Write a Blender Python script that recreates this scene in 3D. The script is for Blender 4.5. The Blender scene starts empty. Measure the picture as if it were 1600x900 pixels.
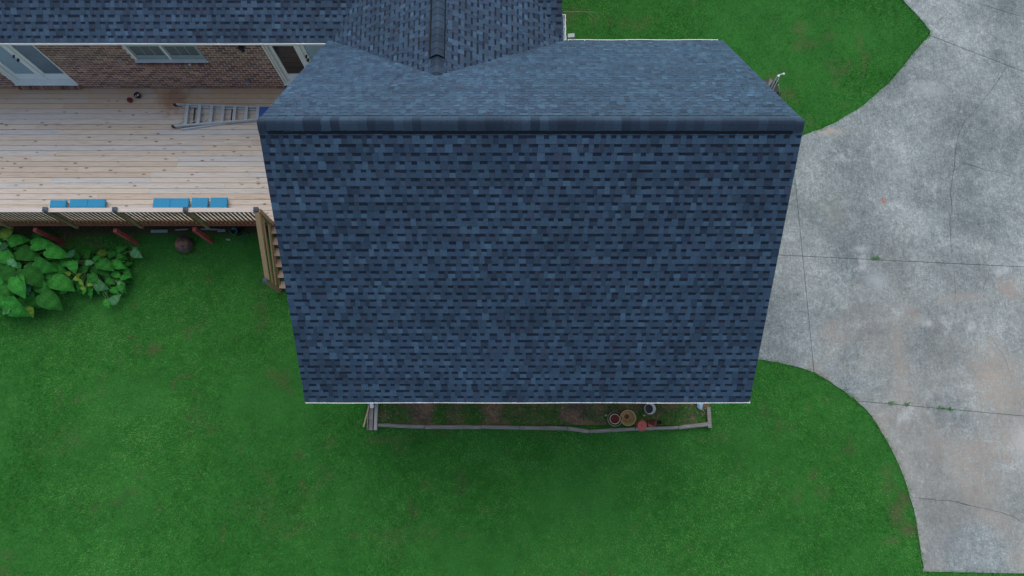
import bpy, bmesh, math, random
import numpy as np
from mathutils import Vector, Matrix, noise as mnoise

scene = bpy.context.scene
R = math.radians
# ------------------------------------------------------------------ camera, sky, sun, exposure
F_PX, TH, CZ = 1147.0, R(13.24), 18.4
cam_d = bpy.data.cameras.new("camera")
cam_d.sensor_width = 36.0
cam_d.lens = F_PX / 1600.0 * 36.0
cam_d.clip_start = 0.1
cam_d.clip_end = 3000.0
cam = bpy.data.objects.new("camera", cam_d)
cam.location = (0, 0, CZ)
cam.rotation_euler = (TH, 0, 0)
scene.collection.objects.link(cam)
scene.camera = cam

SUN_EL = 58.0
world = bpy.data.worlds.new("World")
scene.world = world
world.use_nodes = True
wn = world.node_tree
for n in list(wn.nodes): wn.nodes.remove(n)
sky = wn.nodes.new('ShaderNodeTexSky'); sky.sky_type = 'NISHITA'
sky.sun_disc = False
sky.sun_elevation = R(SUN_EL)
sky.sun_rotation = R(0)
sky.air_density = 1.0; sky.dust_density = 3.0; sky.ozone_density = 1.0
bg = wn.nodes.new('ShaderNodeBackground'); bg.inputs[1].default_value = 0.085
wo = wn.nodes.new('ShaderNodeOutputWorld')
wn.links.new(sky.outputs[0], bg.inputs[0]); wn.links.new(bg.outputs[0], wo.inputs[0])

sun_d = bpy.data.lights.new("sun", 'SUN')
sun_d.energy = 1.35
sun_d.angle = R(95)
sun_d.color = (1.0, 0.96, 0.9)
sun = bpy.data.objects.new("sun", sun_d)
sun.rotation_euler = (R(-(90 - SUN_EL)), 0, 0)
sun.location = (0, 30, 40)
scene.collection.objects.link(sun)
scene.view_settings.view_transform = 'Standard'
scene.view_settings.look = 'None'
scene.view_settings.exposure = 0.72
scene.view_settings.gamma = 1.0

# ------------------------------------------------------------------ helpers
COL = scene.collection
rnd = random.Random(7)

def P(px, py, z=0.0):
    """point of the place at height z seen at a position of the 1600x900 photograph"""
    v = (450 - py) / F_PX; u = (px - 800) / F_PX
    dy = v * math.cos(TH) + math.sin(TH); dz = v * math.sin(TH) - math.cos(TH)
    d = (z - CZ) / dz
    return Vector((u * d, dy * d, z))

def tag(o, label=None, cat=None, group=None, kind=None):
    if label: o['label'] = label
    if cat: o['category'] = cat
    if group: o['group'] = group
    if kind: o['kind'] = kind
    return o

def thing(name, label, cat, loc=(0, 0, 0), rz=0.0, group=None):
    o = bpy.data.objects.new(name, None)
    o.empty_display_size = 0.2
    o.location = loc; o.rotation_euler = (0, 0, rz)
    COL.objects.link(o)
    return tag(o, label, cat, group)

class MB:
    """collects geometry; one build() = one mesh object"""
    def __init__(s): s.v = []; s.f = []; s.c = []; s.smooth = False
    def add(s, vs, fs, col=None):
        b = len(s.v); s.v += [tuple(x) for x in vs]
        for i, f in enumerate(fs):
            s.f.append(tuple(b + k for k in f))
            s.c.append(col[i] if isinstance(col, list) else (col or (1, 1, 1)))
        return s
    def box(s, x0, x1, y0, y1, z0, z1, col=None, M=None):
        vs = [Vector(p) for p in ((x0,y0,z0),(x1,y0,z0),(x1,y1,z0),(x0,y1,z0),(x0,y0,z1),(x1,y0,z1),(x1,y1,z1),(x0,y1,z1))]
        if M is not None: vs = [M @ p for p in vs]
        return s.add(vs, [(0,3,2,1),(4,5,6,7),(0,1,5,4),(1,2,6,5),(2,3,7,6),(3,0,4,7)], col)
    def bar(s, a, b, w, h, up=(0, 0, 1), col=None):
        a = Vector(a); b = Vector(b); d = b - a; L = d.length; x = d.normalized()
        u = Vector(up); y = u.cross(x)
        if y.length < 1e-4: y = Vector((0, 1, 0)).cross(x)
        y.normalize(); z = x.cross(y)
        M = Matrix((( x.x, y.x, z.x, a.x), (x.y, y.y, z.y, a.y), (x.z, y.z, z.z, a.z), (0, 0, 0, 1)))
        return s.box(0, L, -w/2, w/2, -h/2, h/2, col, M)
    def tube(s, pts, r, n=8, cap=True):
        pts = [Vector(p) for p in pts]; rings = []
        rr = r if isinstance(r, (list, tuple)) else [r] * len(pts)
        b = len(s.v)
        for i, p in enumerate(pts):
            t = (pts[min(i+1, len(pts)-1)] - pts[max(i-1, 0)]).normalized()
            a = t.cross(Vector((0, 0, 1)))
            if a.length < 1e-3: a = t.cross(Vector((1, 0, 0)))
            a.normalize(); c = t.cross(a)
            for k in range(n):
                an = 2 * math.pi * k / n
                s.v.append(tuple(p + (a * math.cos(an) + c * math.sin(an)) * rr[i]))
        for i in range(len(pts) - 1):
            for k in range(n):
                k2 = (k + 1) % n
                s.f.append((b+i*n+k, b+i*n+k2, b+(i+1)*n+k2, b+(i+1)*n+k)); s.c.append((1,1,1))
        if cap:
            s.f.append(tuple(b + k for k in range(n))[::-1]); s.c.append((1,1,1))
            e = b + (len(pts)-1)*n
            s.f.append(tuple(e + k for k in range(n))); s.c.append((1,1,1))
        return s
    def lathe(s, prof, n=24, c=(0, 0, 0), M=None):
        b = len(s.v)
        for (r, z) in prof:
            for k in range(n):
                an = 2 * math.pi * k / n
                p = Vector((r * math.cos(an), r * math.sin(an), z))
                if M is not None: p = M @ p
                s.v.append(tuple(p + Vector(c)))
        for i in range(len(prof) - 1):
            for k in range(n):
                k2 = (k + 1) % n
                s.f.append((b+i*n+k, b+i*n+k2, b+(i+1)*n+k2, b+(i+1)*n+k)); s.c.append((1,1,1))
        if prof[0][0] > 0.0005:
            pass
        return s
    def mesh(s, name, mat, off=(0, 0, 0), smooth=None):
        me = bpy.data.meshes.new(name)
        ox, oy, oz = off
        me.from_pydata([(x-ox, y-oy, z-oz) for x, y, z in s.v], [], s.f)
        if mat: me.materials.append(mat)
        if any(c != (1, 1, 1) for c in s.c):
            ca = me.color_attributes.new('Col', 'FLOAT_COLOR', 'CORNER')
            arr = []
            for f, c in zip(s.f, s.c): arr += [c[0], c[1], c[2], 1.0] * len(f)
            ca.data.foreach_set('color', arr)
        if smooth if smooth is not None else s.smooth:
            me.shade_smooth()
        me.update()
        return me
    def build(s, name, mat, parent=None, kind=None, smooth=None, origin=None):
        wl = wloc(parent)
        off = origin if origin is not None else wl
        me = s.mesh(name, mat, off, smooth)
        o = bpy.data.objects.new(name, me)
        COL.objects.link(o)
        if parent: o.parent = parent
        o.location = Vector(off) - Vector(wl)
        if kind: o['kind'] = kind
        return o

def wloc(o):
    v = Vector((0, 0, 0))
    while o is not None:
        v = v + o.location; o = o.parent
    return v

def inst(name, me, parent, loc, rot=None, scale=None):
    """one more piece sharing a mesh; loc is the world position (parents are unrotated)"""
    o = bpy.data.objects.new(name, me)
    COL.objects.link(o)
    if parent: o.parent = parent
    o.location = Vector(loc) - wloc(parent)
    if rot is not None: o.rotation_euler = rot
    if scale is not None: o.scale = scale
    return o

# ------------------------------------------------------------------ materials
class NT:
    def __init__(s, name, rough=0.8, spec=0.4, metal=0.0):
        s.m = bpy.data.materials.new(name); s.m.use_nodes = True
        s.t = s.m.node_tree; s.b = s.t.nodes['Principled BSDF']
        s.b.inputs['Roughness'].default_value = rough
        s.b.inputs['Metallic'].default_value = metal
        s.b.inputs['Specular IOR Level'].default_value = spec
    def n(s, typ, **kw):
        nd = s.t.nodes.new(typ)
        for k, v in kw.items(): setattr(nd, k, v)
        return nd
    def l(s, a, b): s.t.links.new(a, b)
    def pos(s, scale=(1, 1, 1), obj=False, rand=False):
        if obj:
            src = s.n('ShaderNodeTexCoord').outputs['Object']
        else:
            src = s.n('ShaderNodeNewGeometry').outputs['Position']
        if rand:
            oi = s.n('ShaderNodeObjectInfo')
            mu = s.n('ShaderNodeMath', operation='MULTIPLY'); mu.inputs[1].default_value = 57.0
            s.l(oi.outputs['Random'], mu.inputs[0])
            ad = s.n('ShaderNodeVectorMath', operation='ADD')
            s.l(src, ad.inputs[0]); s.l(mu.outputs[0], ad.inputs[1]); src = ad.outputs[0]
        mp = s.n('ShaderNodeMapping'); mp.inputs['Scale'].default_value = scale
        s.l(src, mp.inputs['Vector'])
        return mp.outputs[0]
    def noise(s, vec, scale, detail=4, rough=0.6, dist=0.0):
        nn = s.n('ShaderNodeTexNoise'); nn.inputs['Scale'].default_value = scale
        nn.inputs['Detail'].default_value = detail; nn.inputs['Roughness'].default_value = rough
        nn.inputs['Distortion'].default_value = dist
        s.l(vec, nn.inputs['Vector']); return nn.outputs['Fac']
    def ramp(s, fac, stops, interp='LINEAR'):
        r = s.n('ShaderNodeValToRGB'); e = r.color_ramp.elements; r.color_ramp.interpolation = interp
        while len(e) < len(stops): e.new(0.5)
        for el, (p, c) in zip(e, stops):
            el.position = p; el.color = (c[0], c[1], c[2], 1) if isinstance(c, (tuple, list)) else (c, c, c, 1)
        s.l(fac, r.inputs[0]); return r.outputs[0]
    def mix(s, fac, a, b, mode='MIX'):
        m = s.n('ShaderNodeMix', data_type='RGBA', blend_type=mode)
        for sock, val in ((m.inputs[0], fac), (m.inputs[6], a), (m.inputs[7], b)):
            if hasattr(val, 'links') or hasattr(val, 'is_linked'): s.l(val, sock)
            elif isinstance(val, (tuple, list)): sock.default_value = (val[0], val[1], val[2], 1)
            else: sock.default_value = val
        return m.outputs[2]
    def bump(s, h, strength=0.3, dist=0.01):
        b = s.n('ShaderNodeBump'); b.inputs['Strength'].default_value = strength
        b.inputs['Distance'].default_value = dist
        s.l(h, b.inputs['Height']); s.l(b.outputs[0], s.b.inputs['Normal'])
    def col(s, c):
        if isinstance(c, (tuple, list)): s.b.inputs['Base Color'].default_value = (c[0], c[1], c[2], 1)
        else: s.l(c, s.b.inputs['Base Color'])
        return s.m

def simple(name, c, rough=0.6, var=0.25, scale=6.0, spec=0.4, metal=0.0, bump=0.0, stretch=(1, 1, 1), rand=True):
    m = NT(name, rough, spec, metal)
    v = m.pos(stretch, obj=True, rand=rand)
    f = m.noise(v, scale, 5, 0.65)
    lo = tuple(x * (1 - var) for x in c); hi = tuple(min(1, x * (1 + var)) for x in c)
    cc = m.ramp(f, [(0.3, lo), (0.7, hi)])
    if bump: m.bump(f, bump, 0.01)
    return m.col(cc)

def m_shingle():
    m = NT('asphalt_shingle', 0.80, 0.30)
    m.b.inputs['Sheen Weight'].default_value = 0.85; m.b.inputs['Sheen Roughness'].default_value = 0.30; m.b.inputs['Sheen Tint'].default_value = (.36, .78, 1, 1)
    a = m.n('ShaderNodeAttribute'); a.attribute_name = 'Col'
    v = m.pos()
    g = m.noise(v, 70, 4, 0.8)
    gr = m.ramp(g, [(0.3, 0.55), (0.5, 1.0), (0.72, 1.6)])
    c = m.mix(1.0, a.outputs['Color'], gr, 'MULTIPLY')
    big = m.noise(v, 0.9, 6, 0.65)
    br = m.ramp(big, [(0.35, 0.85), (0.5, 1.0), (0.65, 1.10)])
    c = m.mix(1.0, c, br, 'MULTIPLY')
    m.bump(g, 0.35, 0.004)
    return m.col(c)

def m_deck():
    m = NT('weathered_deck_wood', 0.72, 0.35)
    v = m.pos((0.5, 9, 9), obj=True, rand=True)
    g = m.noise(v, 5.0, 6, 0.65, 0.6)
    oi = m.n('ShaderNodeObjectInfo')
    base = m.ramp(oi.outputs['Random'], [(0.0, (0.49, 0.41, 0.335)), (0.25, (0.56, 0.50, 0.43)), (0.5, (0.53, 0.485, 0.435)), (0.75, (0.49, 0.50, 0.50)), (1.0, (0.58, 0.49, 0.39))])
    gr = m.ramp(g, [(0.25, 0.66), (0.5, 1.0), (0.8, 1.18)])
    c = m.mix(1.0, base, gr, 'MULTIPLY')
    # knots
    v2 = m.pos((1.6, 4.2, 1.0), obj=True, rand=True)
    vo = m.n('ShaderNodeTexVoronoi'); vo.inputs['Scale'].default_value = 1.75
    m.l(v2, vo.inputs['Vector'])
    k = m.ramp(vo.outputs['Distance'], [(0.045, 1.0), (0.10, 0.6), (0.19, 0.0)])
    c = m.mix(k, c, (0.13, 0.075, 0.045))
    # rusty stain and warmer weathering towards the house wall
    p = m.pos()
    sp = m.n('ShaderNodeSeparateXYZ'); m.l(p, sp.inputs[0])
    w = m.n('ShaderNodeMapRange'); w.inputs['From Min'].default_value = 8.35; w.inputs['From Max'].default_value = 9.15
    m.l(sp.outputs['Y'], w.inputs['Value'])
    ad = m.n('ShaderNodeMath', operation='MULTIPLY'); m.l(w.outputs[0], ad.inputs[0])
    m.l(m.ramp(m.noise(p, 2.0), [(0.3, 0.5), (0.6, 1.0)]), ad.inputs[1])
    c = m.mix(ad.outputs[0], c, (0.52, 0.37, 0.235))
    st = m.n('ShaderNodeVectorMath', operation='DISTANCE'); m.l(p, st.inputs[0])
    s0 = P(272, 156, 1.4); st.inputs[1].default_value = s0
    an = m.n('ShaderNodeMath', operation='ADD'); m.l(st.outputs['Value'], an.inputs[0])
    m.l(m.ramp(m.noise(p, 5.0), [(0.3, 0.0), (0.8, 0.5)]), an.inputs[1])
    c = m.mix(m.ramp(an.outputs[0], [(0.35, 0.65), (0.75, 0.0)]), c, (0.27, 0.12, 0.06))
    m.bump(g, 0.3, 0.004)
    return m.col(c)

def m_wood(name, c, var=0.35, stretch=(6, 6, 1)):
    m = NT(name, 0.75, 0.3)
    v = m.pos(stretch, obj=True, rand=True)
    g = m.noise(v, 4.0, 6, 0.7, 0.4)
    cc = m.ramp(g, [(0.25, tuple(x*(1-var) for x in c)), (0.75, tuple(x*(1+var) for x in c))])
    m.bump(g, 0.3, 0.005)
    return m.col(cc)

def m_concrete():
    m = NT('old_concrete', 0.85, 0.3)
    v = m.pos()
    a = m.noise(v, 0.45, 6, 0.62, 0.4)
    b = m.noise(v, 4.5, 8, 0.76, 0.3)
    f = m.noise(v, 34, 4, 0.75)
    base = m.ramp(a, [(0.34, (0.130, 0.160, 0.168)), (0.45, (0.170, 0.205, 0.212)), (0.55, (0.208, 0.247, 0.252)), (0.68, (0.268, 0.312, 0.315))])
    bb = m.ramp(b, [(0.30, 0.74), (0.5, 1.0), (0.70, 1.26)])
    c = m.mix(1.0, base, bb, 'MULTIPLY')
    ff = m.ramp(f, [(0.30, 0.58), (0.5, 1.0), (0.70, 1.50)])
    f2 = m.noise(v, 14, 6, 0.8)
    ff = m.mix(1.0, ff, m.ramp(f2, [(0.32, 0.76), (0.5, 1.0), (0.68, 1.30)]), 'MULTIPLY')
    c = m.mix(1.0, c, ff, 'MULTIPLY')
    # broom streaks across
    st = m.noise(m.pos((14, 1.2, 1)), 2.0, 4, 0.7)
    c = m.mix(1.0, c, m.ramp(st, [(0.3, 0.84), (0.7, 1.18)]), 'MULTIPLY')
    # tan mud stains, more to the south
    t = m.noise(m.pos((1.0, 0.6, 1)), 0.35, 5, 0.6, 0.8)
    sp = m.n('ShaderNodeSeparateXYZ'); m.l(v, sp.inputs[0])
    mr = m.n('ShaderNodeMapRange'); mr.inputs['From Min'].default_value = 6.5; mr.inputs['From Max'].default_value = 1.0
    m.l(sp.outputs['Y'], mr.inputs['Value'])
    mu = m.n('ShaderNodeMath', operation='MULTIPLY'); m.l(mr.outputs[0], mu.inputs[0])
    m.l(m.ramp(t, [(0.44, 0.0), (0.62, 0.6)]), mu.inputs[1])
    c = m.mix(mu.outputs[0], c, (0.30, 0.272, 0.235))
    # pale efflorescence
    e = m.noise(v, 1.3, 8, 0.78, 0.2)
    c = m.mix(m.ramp(e, [(0.56, 0.0), (0.68, 0.55)]), c, (0.44, 0.48, 0.49))
    def stain(c, px, py, rx, ry, col, k):
        q = P(px, py, .02); ds = m.n('ShaderNodeVectorMath', operation='SUBTRACT'); m.l(v, ds.inputs[0]); ds.inputs[1].default_value = q
        mu = m.n('ShaderNodeVectorMath', operation='MULTIPLY'); m.l(ds.outputs[0], mu.inputs[0]); mu.inputs[1].default_value = (62/rx, 62/ry, 0)
        le = m.n('ShaderNodeVectorMath', operation='LENGTH'); m.l(mu.outputs[0], le.inputs[0])
        ad = m.n('ShaderNodeMath', operation='ADD'); m.l(le.outputs['Value'], ad.inputs[0]); m.l(m.ramp(b, [(0.3, 0.0), (0.7, 0.8)]), ad.inputs[1])
        return m.mix(m.ramp(ad.outputs[0], [(0.35, k), (1.25, 0.0)]), c, col)
    c = stain(c, 1230, 560, 60, 60, (.13,.15,.16), .6)
    c = stain(c, 1320, 480, 16, 10, (.44,.48,.49), .45)
    c = stain(c, 1448, 505, 22, 12, (.46,.50,.50), .5)
    c = stain(c, 1345, 388, 34, 14, (.42,.46,.47), .5)
    c = stain(c, 1370, 440, 40, 40, (.33,.38,.40), .6)
    c = stain(c, 1425, 490, 22, 30, (.24,.20,.17), .7)
    c = stain(c, 1500, 465, 100, 18, (.34,.30,.26), .45)
    c = stain(c, 1405, 555, 26, 130, (.33,.285,.24), .45)
    c = stain(c, 1550, 590, 90, 110, (.35,.30,.245), .6)
    c = stain(c, 1540, 700, 130, 60, (.32,.275,.23), .55)
    c = stain(c, 1580, 450, 60, 40, (.33,.27,.22), .55)
    c = stain(c, 1300, 520, 50, 50, (.27,.23,.21), .5)
    c = stain(c, 1275, 590, 40, 40, (.27,.23,.2), .5)
    c = stain(c, 1300, 205, 60, 14, (.36,.30,.25), .7)
    c = stain(c, 1381, 314, 9, 16, (.30,.13,.10), .9)
    c = stain(c, 1300, 330, 60, 60, (.17,.185,.165), .6)
    c = stain(c, 1480, 640, 70, 60, (.14,.155,.16), .6)
    c = stain(c, 1490, 850, 70, 50, (.16,.18,.185), .45)
    c = stain(c, 1350, 480, 80, 40, (.15,.17,.175), .55)
    c = stain(c, 1440, 500, 30, 20, (.40,.43,.43), .35)
    c = stain(c, 1600, 690, 40, 70, (.42,.44,.44), .6)
    c = stain(c, 1450, 140, 60, 40, (.42,.46,.46), .5)
    m.bump(f, 0.35, 0.006)
    return m.col(c)

def m_ground():
    m = NT('lawn_soil', 0.95, 0.1)
    a = m.n('ShaderNodeAttribute'); a.attribute_name = 'bare'
    v = m.pos()
    n1 = m.noise(v, 1.2, 6, 0.7); n2 = m.noise(v, 18, 4, 0.7)
    g = m.ramp(n1, [(0.3, (0.020, 0.105, 0.020)), (0.7, (0.034, 0.160, 0.030))])
    s = m.ramp(n2, [(0.3, (0.050, 0.042, 0.024)), (0.7, (0.12, 0.095, 0.058))])
    c = m.mix(a.outputs['Fac'], g, s)
    m.bump(n2, 0.6, 0.02)
    return m.col(c)

def m_grass():
    m = NT('grass_blade', 0.8, 0.06)
    a = m.n('ShaderNodeAttribute'); a.attribute_name = 'tone'
    c = m.ramp(a.outputs['Fac'], [(0.0, (0.020, 0.125, 0.016)), (0.35, (0.036, 0.215, 0.032)), (0.6, (0.066, 0.295, 0.050)), (0.8, (0.125, 0.37, 0.088)), (0.87, (0.17, 0.155, 0.085)), (1.0, (0.24, 0.19, 0.13))])
    return m.col(c)

def m_brick():
    m = NT('brown_brick', 0.85, 0.2)
    oi = m.n('ShaderNodeObjectInfo')
    a = m.n('ShaderNodeAttribute'); a.attribute_name = 'Col'
    v = m.pos()
    b = m.noise(v, 30, 4, 0.7)
    br = m.ramp(b, [(0.3, 0.72), (0.7, 1.3)])
    c0 = m.ramp(oi.outputs['Random'], [(0.0, 0.75), (0.5, 1.0), (1.0, 1.25)])
    c = m.mix(1.0, a.outputs['Color'], br, 'MULTIPLY')
    c = m.mix(1.0, c, c0, 'MULTIPLY')
    m.bump(b, 0.5, 0.006)
    return m.col(c)

def m_leaf(name, c1, c2):
    m = NT(name, 0.7, 0.10)
    v = m.pos(obj=True, rand=True)
    f = m.noise(v, 5, 5, 0.6)
    oi = m.n('ShaderNodeObjectInfo')
    cc = m.ramp(f, [(0.3, c1), (0.7, c2)])
    cc = m.mix(1.0, cc, m.ramp(oi.outputs['Random'], [(0.0, 0.4), (1.0, 1.0)]), 'MULTIPLY')
    tc = m.n('ShaderNodeTexCoord'); sx = m.n('ShaderNodeSeparateXYZ'); m.l(tc.outputs['Object'], sx.inputs[0])
    ab = m.n('ShaderNodeMath', operation='ABSOLUTE'); m.l(sx.outputs['Y'], ab.inputs[0])
    ma = m.n('ShaderNodeMath', operation='MULTIPLY_ADD'); m.l(ab.outputs[0], ma.inputs[0]); ma.inputs[1].default_value = -.75; m.l(sx.outputs['X'], ma.inputs[2])
    m8 = m.n('ShaderNodeMath', operation='MULTIPLY'); m.l(ma.outputs[0], m8.inputs[0]); m8.inputs[1].default_value = 7.0
    fr_ = m.n('ShaderNodeMath', operation='FRACT'); m.l(m8.outputs[0], fr_.inputs[0])
    cc = m.mix(1.0, cc, m.ramp(fr_.outputs[0], [(0.0, 1.45), (0.10, 1.0), (0.55, 1.0), (0.9, 0.8), (1.0, 1.45)]), 'MULTIPLY')
    a = m.n('ShaderNodeAttribute'); a.attribute_name = 'Col'
    cc = m.mix(1.0, cc, a.outputs['Color'], 'MULTIPLY')
    m.bump(f, 0.3, 0.01)
    return m.col(cc)

def m_soil():
    m = NT('bed_soil', 0.95, 0.1)
    v = m.pos()
    n1 = m.noise(v, 2.2, 7, 0.72, 0.3); n2 = m.noise(v, 25, 4, 0.75)
    c = m.ramp(n1, [(0.32, (0.07, 0.06, 0.042)), (0.45, (0.13, 0.10, 0.075)), (0.55, (0.21, 0.14, 0.095)), (0.68, (0.32, 0.19, 0.12))])
    c = m.mix(1.0, c, m.ramp(n2, [(0.3, 0.6), (0.7, 1.35)]), 'MULTIPLY')
    m.bump(n2, 0.8, 0.02)
    return m.col(c)

def m_rust():
    m = NT('rusty_iron', 0.7, 0.4, 0.25)
    v = m.pos(obj=True)
    n1 = m.noise(v, 5, 6, 0.7)
    c = m.ramp(n1, [(0.4, (0.055, 0.05, 0.065)), (0.50, (0.12, 0.085, 0.075)), (0.60, (0.32, 0.14, 0.07))])
    m.bump(n1, 0.3, 0.01)
    return m.col(c)

M = dict(
    shingle=m_shingle(), deck=m_deck(), concrete=m_concrete(), ground=m_ground(), grass=m_grass(), brick=m_brick(), soil=m_soil(), rust=m_rust(),
    white=simple('white_aluminium', (0.78, 0.82, 0.84), 0.4, 0.05, 3),
    door_white=simple('door_white_paint', (0.82, 0.88, 0.85), 0.45, 0.06, 3),
    soffit=simple('soffit_white', (0.6, 0.62, 0.62), 0.6, 0.05),
    mortar=simple('mortar', (0.74, 0.63, 0.52), 0.95, 0.25, 18, bump=0.4),
    pane_blue=simple('sky_tinted_glass', (0.30, 0.46, 0.55), 0.08, 0.08, 1.5, spec=0.6),  # pale blue of the reflected sky is put into the glass colour
    pane_grey=simple('grey_blue_glass', (0.13, 0.21, 0.27), 0.08, 0.25, 1.5, spec=0.6),
    pane_dark=simple('dark_glass', (0.035, 0.03, 0.03), 0.05, 0.2, 2, spec=0.6),
    pane_screen=simple('screened_glass', (0.09, 0.135, 0.145), 0.25, 0.15, 2, spec=0.5),
    sash=simple('sash_behind_screen', (0.26, 0.35, 0.35), 0.6, 0.08),
    black=simple('black_plastic', (0.015, 0.016, 0.02), 0.5, 0.1),
    vent=simple('vent_black', (0.006, 0.007, 0.011), 0.9, 0.1),
    postcap=simple('slate_post_cap', (0.055, 0.075, 0.11), 0.5, 0.15),
    rail=m_wood('greenish_rail_wood', (0.25, 0.185, 0.10)),
    baluster=m_wood('baluster_wood', (0.12, 0.09, 0.05), 0.35, (9, 9, 1)),
    railtop=m_wood('pale_rail_wood', (0.50, 0.45, 0.42), 0.15, (1, 9, 9)),
    stairrail=m_wood('tan_rail_wood', (0.33, 0.24, 0.14), 0.3, (9, 1.2, 9)),
    tread=m_wood('tread_wood', (0.40, 0.31, 0.25), 0.2, (1, 9, 9)),
    red=simple('red_painted_wood', (0.42, 0.085, 0.08), 0.65, 0.3, 5),
    timber=m_wood('grey_landscape_timber', (0.22, 0.215, 0.20), 0.5, (1, 9, 9)),
    timber_pale=m_wood('pale_board', (0.36, 0.35, 0.34), 0.2, (9, 1, 9)),
    stick=m_wood('tan_stick', (0.40, 0.30, 0.20), 0.2),
    alu=simple('ladder_aluminium', (0.48, 0.55, 0.60), 0.35, 0.08, metal=0.35),
    ladder_blue=simple('ladder_blue_plastic', (0.03, 0.10, 0.34), 0.45, 0.08),
    blue=simple('bright_blue_fabric', (0.008, 0.23, 0.44), 0.6, 0.06, 20),
    navy=simple('navy_feet', (0.01, 0.015, 0.05), 0.5, 0.1),
    terracotta=simple('terracotta_pink', (0.46, 0.11, 0.095), 0.75, 0.2, 8),
    terra_dark=simple('dark_red_clay', (0.19, 0.055, 0.045), 0.8, 0.25, 8),
    tan=simple('tan_ceramic', (0.46, 0.33, 0.17), 0.55, 0.15, 6),
    cream=simple('cream_ceramic', (0.66, 0.57, 0.42), 0.55, 0.12, 6),
    bucket=simple('white_bucket', (0.85, 0.88, 0.88), 0.4, 0.06),
    teal=simple('teal_plastic', (0.10, 0.25, 0.30), 0.5, 0.15),
    tarp=simple('grey_tarp', (0.13, 0.14, 0.14), 0.7, 0.25, 8, bump=0.3),
    paleblue=simple('pale_blue_metal', (0.36, 0.55, 0.66), 0.4, 0.1),
    leaf=m_leaf('broad_leaf', (0.020, 0.16, 0.022), (0.040, 0.25, 0.036)),
    leaf_blue=m_leaf('blueish_leaf', (0.03, 0.12, 0.06), (0.05, 0.18, 0.08)),
    leaf_pale=m_leaf('pale_leaf_underside', (0.09, 0.30, 0.12), (0.15, 0.40, 0.18)),
    leaf_yel=m_leaf('yellow_green_leaf', (0.10, 0.22, 0.03), (0.18, 0.33, 0.05)),
    stem=simple('green_stem', (0.08, 0.14, 0.05), 0.6),
    red_ball=simple('red_glazed', (0.16, 0.012, 0.02), 0.3, 0.15),
    purple=simple('dark_purple_glaze', (0.03, 0.02, 0.04), 0.35, 0.3, 12),
    copper=simple('weathered_grey', (0.2, 0.2, 0.2), 0.6),
    plank=simple('pale_plank', (0.34, 0.38, 0.40), 0.8, 0.2),
    dirt=simple('mud_brown', (0.035, 0.03, 0.025), 0.9),
)

# ------------------------------------------------------------------ site dimensions
EX0, EX1 = -3.97, 4.56                  # garage roof, left and right rake
RY, RZ = 5.17, 7.80                     # garage ridge
FY, BY, EZ = 1.13, 8.85, 4.13           # front eave, rear eave, eave height
CX, CHW, CP, CRZ = -1.404, 2.50, 0.756, 6.02     # link roof: axis, half width, pitch, ridge height
MP = 0.61                               # main roof pitch
WY = 9.23                               # house front wall
DZ = 1.40                               # deck surface
DY0 = 5.66                              # deck front edge
GWX0, GWX1, GWY0, GWY1 = -3.72, 4.30, 1.48, 8.60
WX0 = -15.0

drive_px = [(1395,-40),(1412,0),(1430,20),(1449,42),(1453,54),(1440,68),(1425,86),(1404,112),(1385,133),(1360,155),(1330,177),(1290,198),(1253,212),(1200,228),(1120,238)]
drive_px2 = [(1120,556),(1150,557),(1183,561),(1215,566),(1260,577),(1290,592),(1320,612),(1345,632),(1362,650),(1380,680),(1400,715),(1415,755),(1428,795),(1436,840),(1442,880),(1443,893),(1600,896),(1900,902),(1900,-40)]
SZ = 0.02
def smooth_poly(pp, closed=False):
    out = []
    for i in range(len(pp) - 1):
        p0 = pp[max(i-1, 0)]; p1 = pp[i]; p2 = pp[i+1]; p3 = pp[min(i+2, len(pp)-1)]
        for k in range(4):
            t = k / 4
            out.append(tuple(0.5*((2*p1[j]) + (-p0[j]+p2[j])*t + (2*p0[j]-5*p1[j]+4*p2[j]-p3[j])*t*t + (-p0[j]+3*p1[j]-3*p2[j]+p3[j])*t**3) for j in range(2)))
    out.append(pp[-1]); return out
dA = smooth_poly(drive_px); dB = smooth_poly(drive_px2[:16]) + drive_px2[16:]
DR = [P(a, b, SZ).xy for a, b in dA] + [Vector((GWX1, P(1063, 245, SZ).y)), Vector((GWX1, P(1063, 555, SZ).y))] + [P(a, b, SZ).xy for a, b in dB]
rr = random.Random(3)
DR = [Vector((p.x + rr.uniform(-.012, .012), p.y + rr.uniform(-.012, .012))) for p in DR]

def inside(poly, X, Y):
    r = np.zeros(X.shape, bool); n = len(poly); j = n - 1
    for i in range(n):
        xi, yi = poly[i][0], poly[i][1]; xj, yj = poly[j][0], poly[j][1]
        if yi != yj:
            c = ((yi > Y) != (yj > Y)) & (X < (xj - xi) * (Y - yi) / (yj - yi) + xi)
            r ^= c
        j = i
    return r

# smooth value noise
nrng = np.random.default_rng(5)
def vnoise(X, Y, s, seed):
    g = np.random.default_rng(seed).random((128, 128))
    x = X * s + 500.3; y = Y * s + 500.7
    xi = np.floor(x).astype(int); yi = np.floor(y).astype(int); fx = x - xi; fy = y - yi
    fx = fx*fx*(3-2*fx); fy = fy*fy*(3-2*fy)
    a = g[xi % 128, yi % 128]; b = g[(xi+1) % 128, yi % 128]; c = g[xi % 128, (yi+1) % 128]; d = g[(xi+1) % 128, (yi+1) % 128]
    return (a*(1-fx)+b*fx)*(1-fy)+(c*(1-fx)+d*fx)*fy

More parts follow.
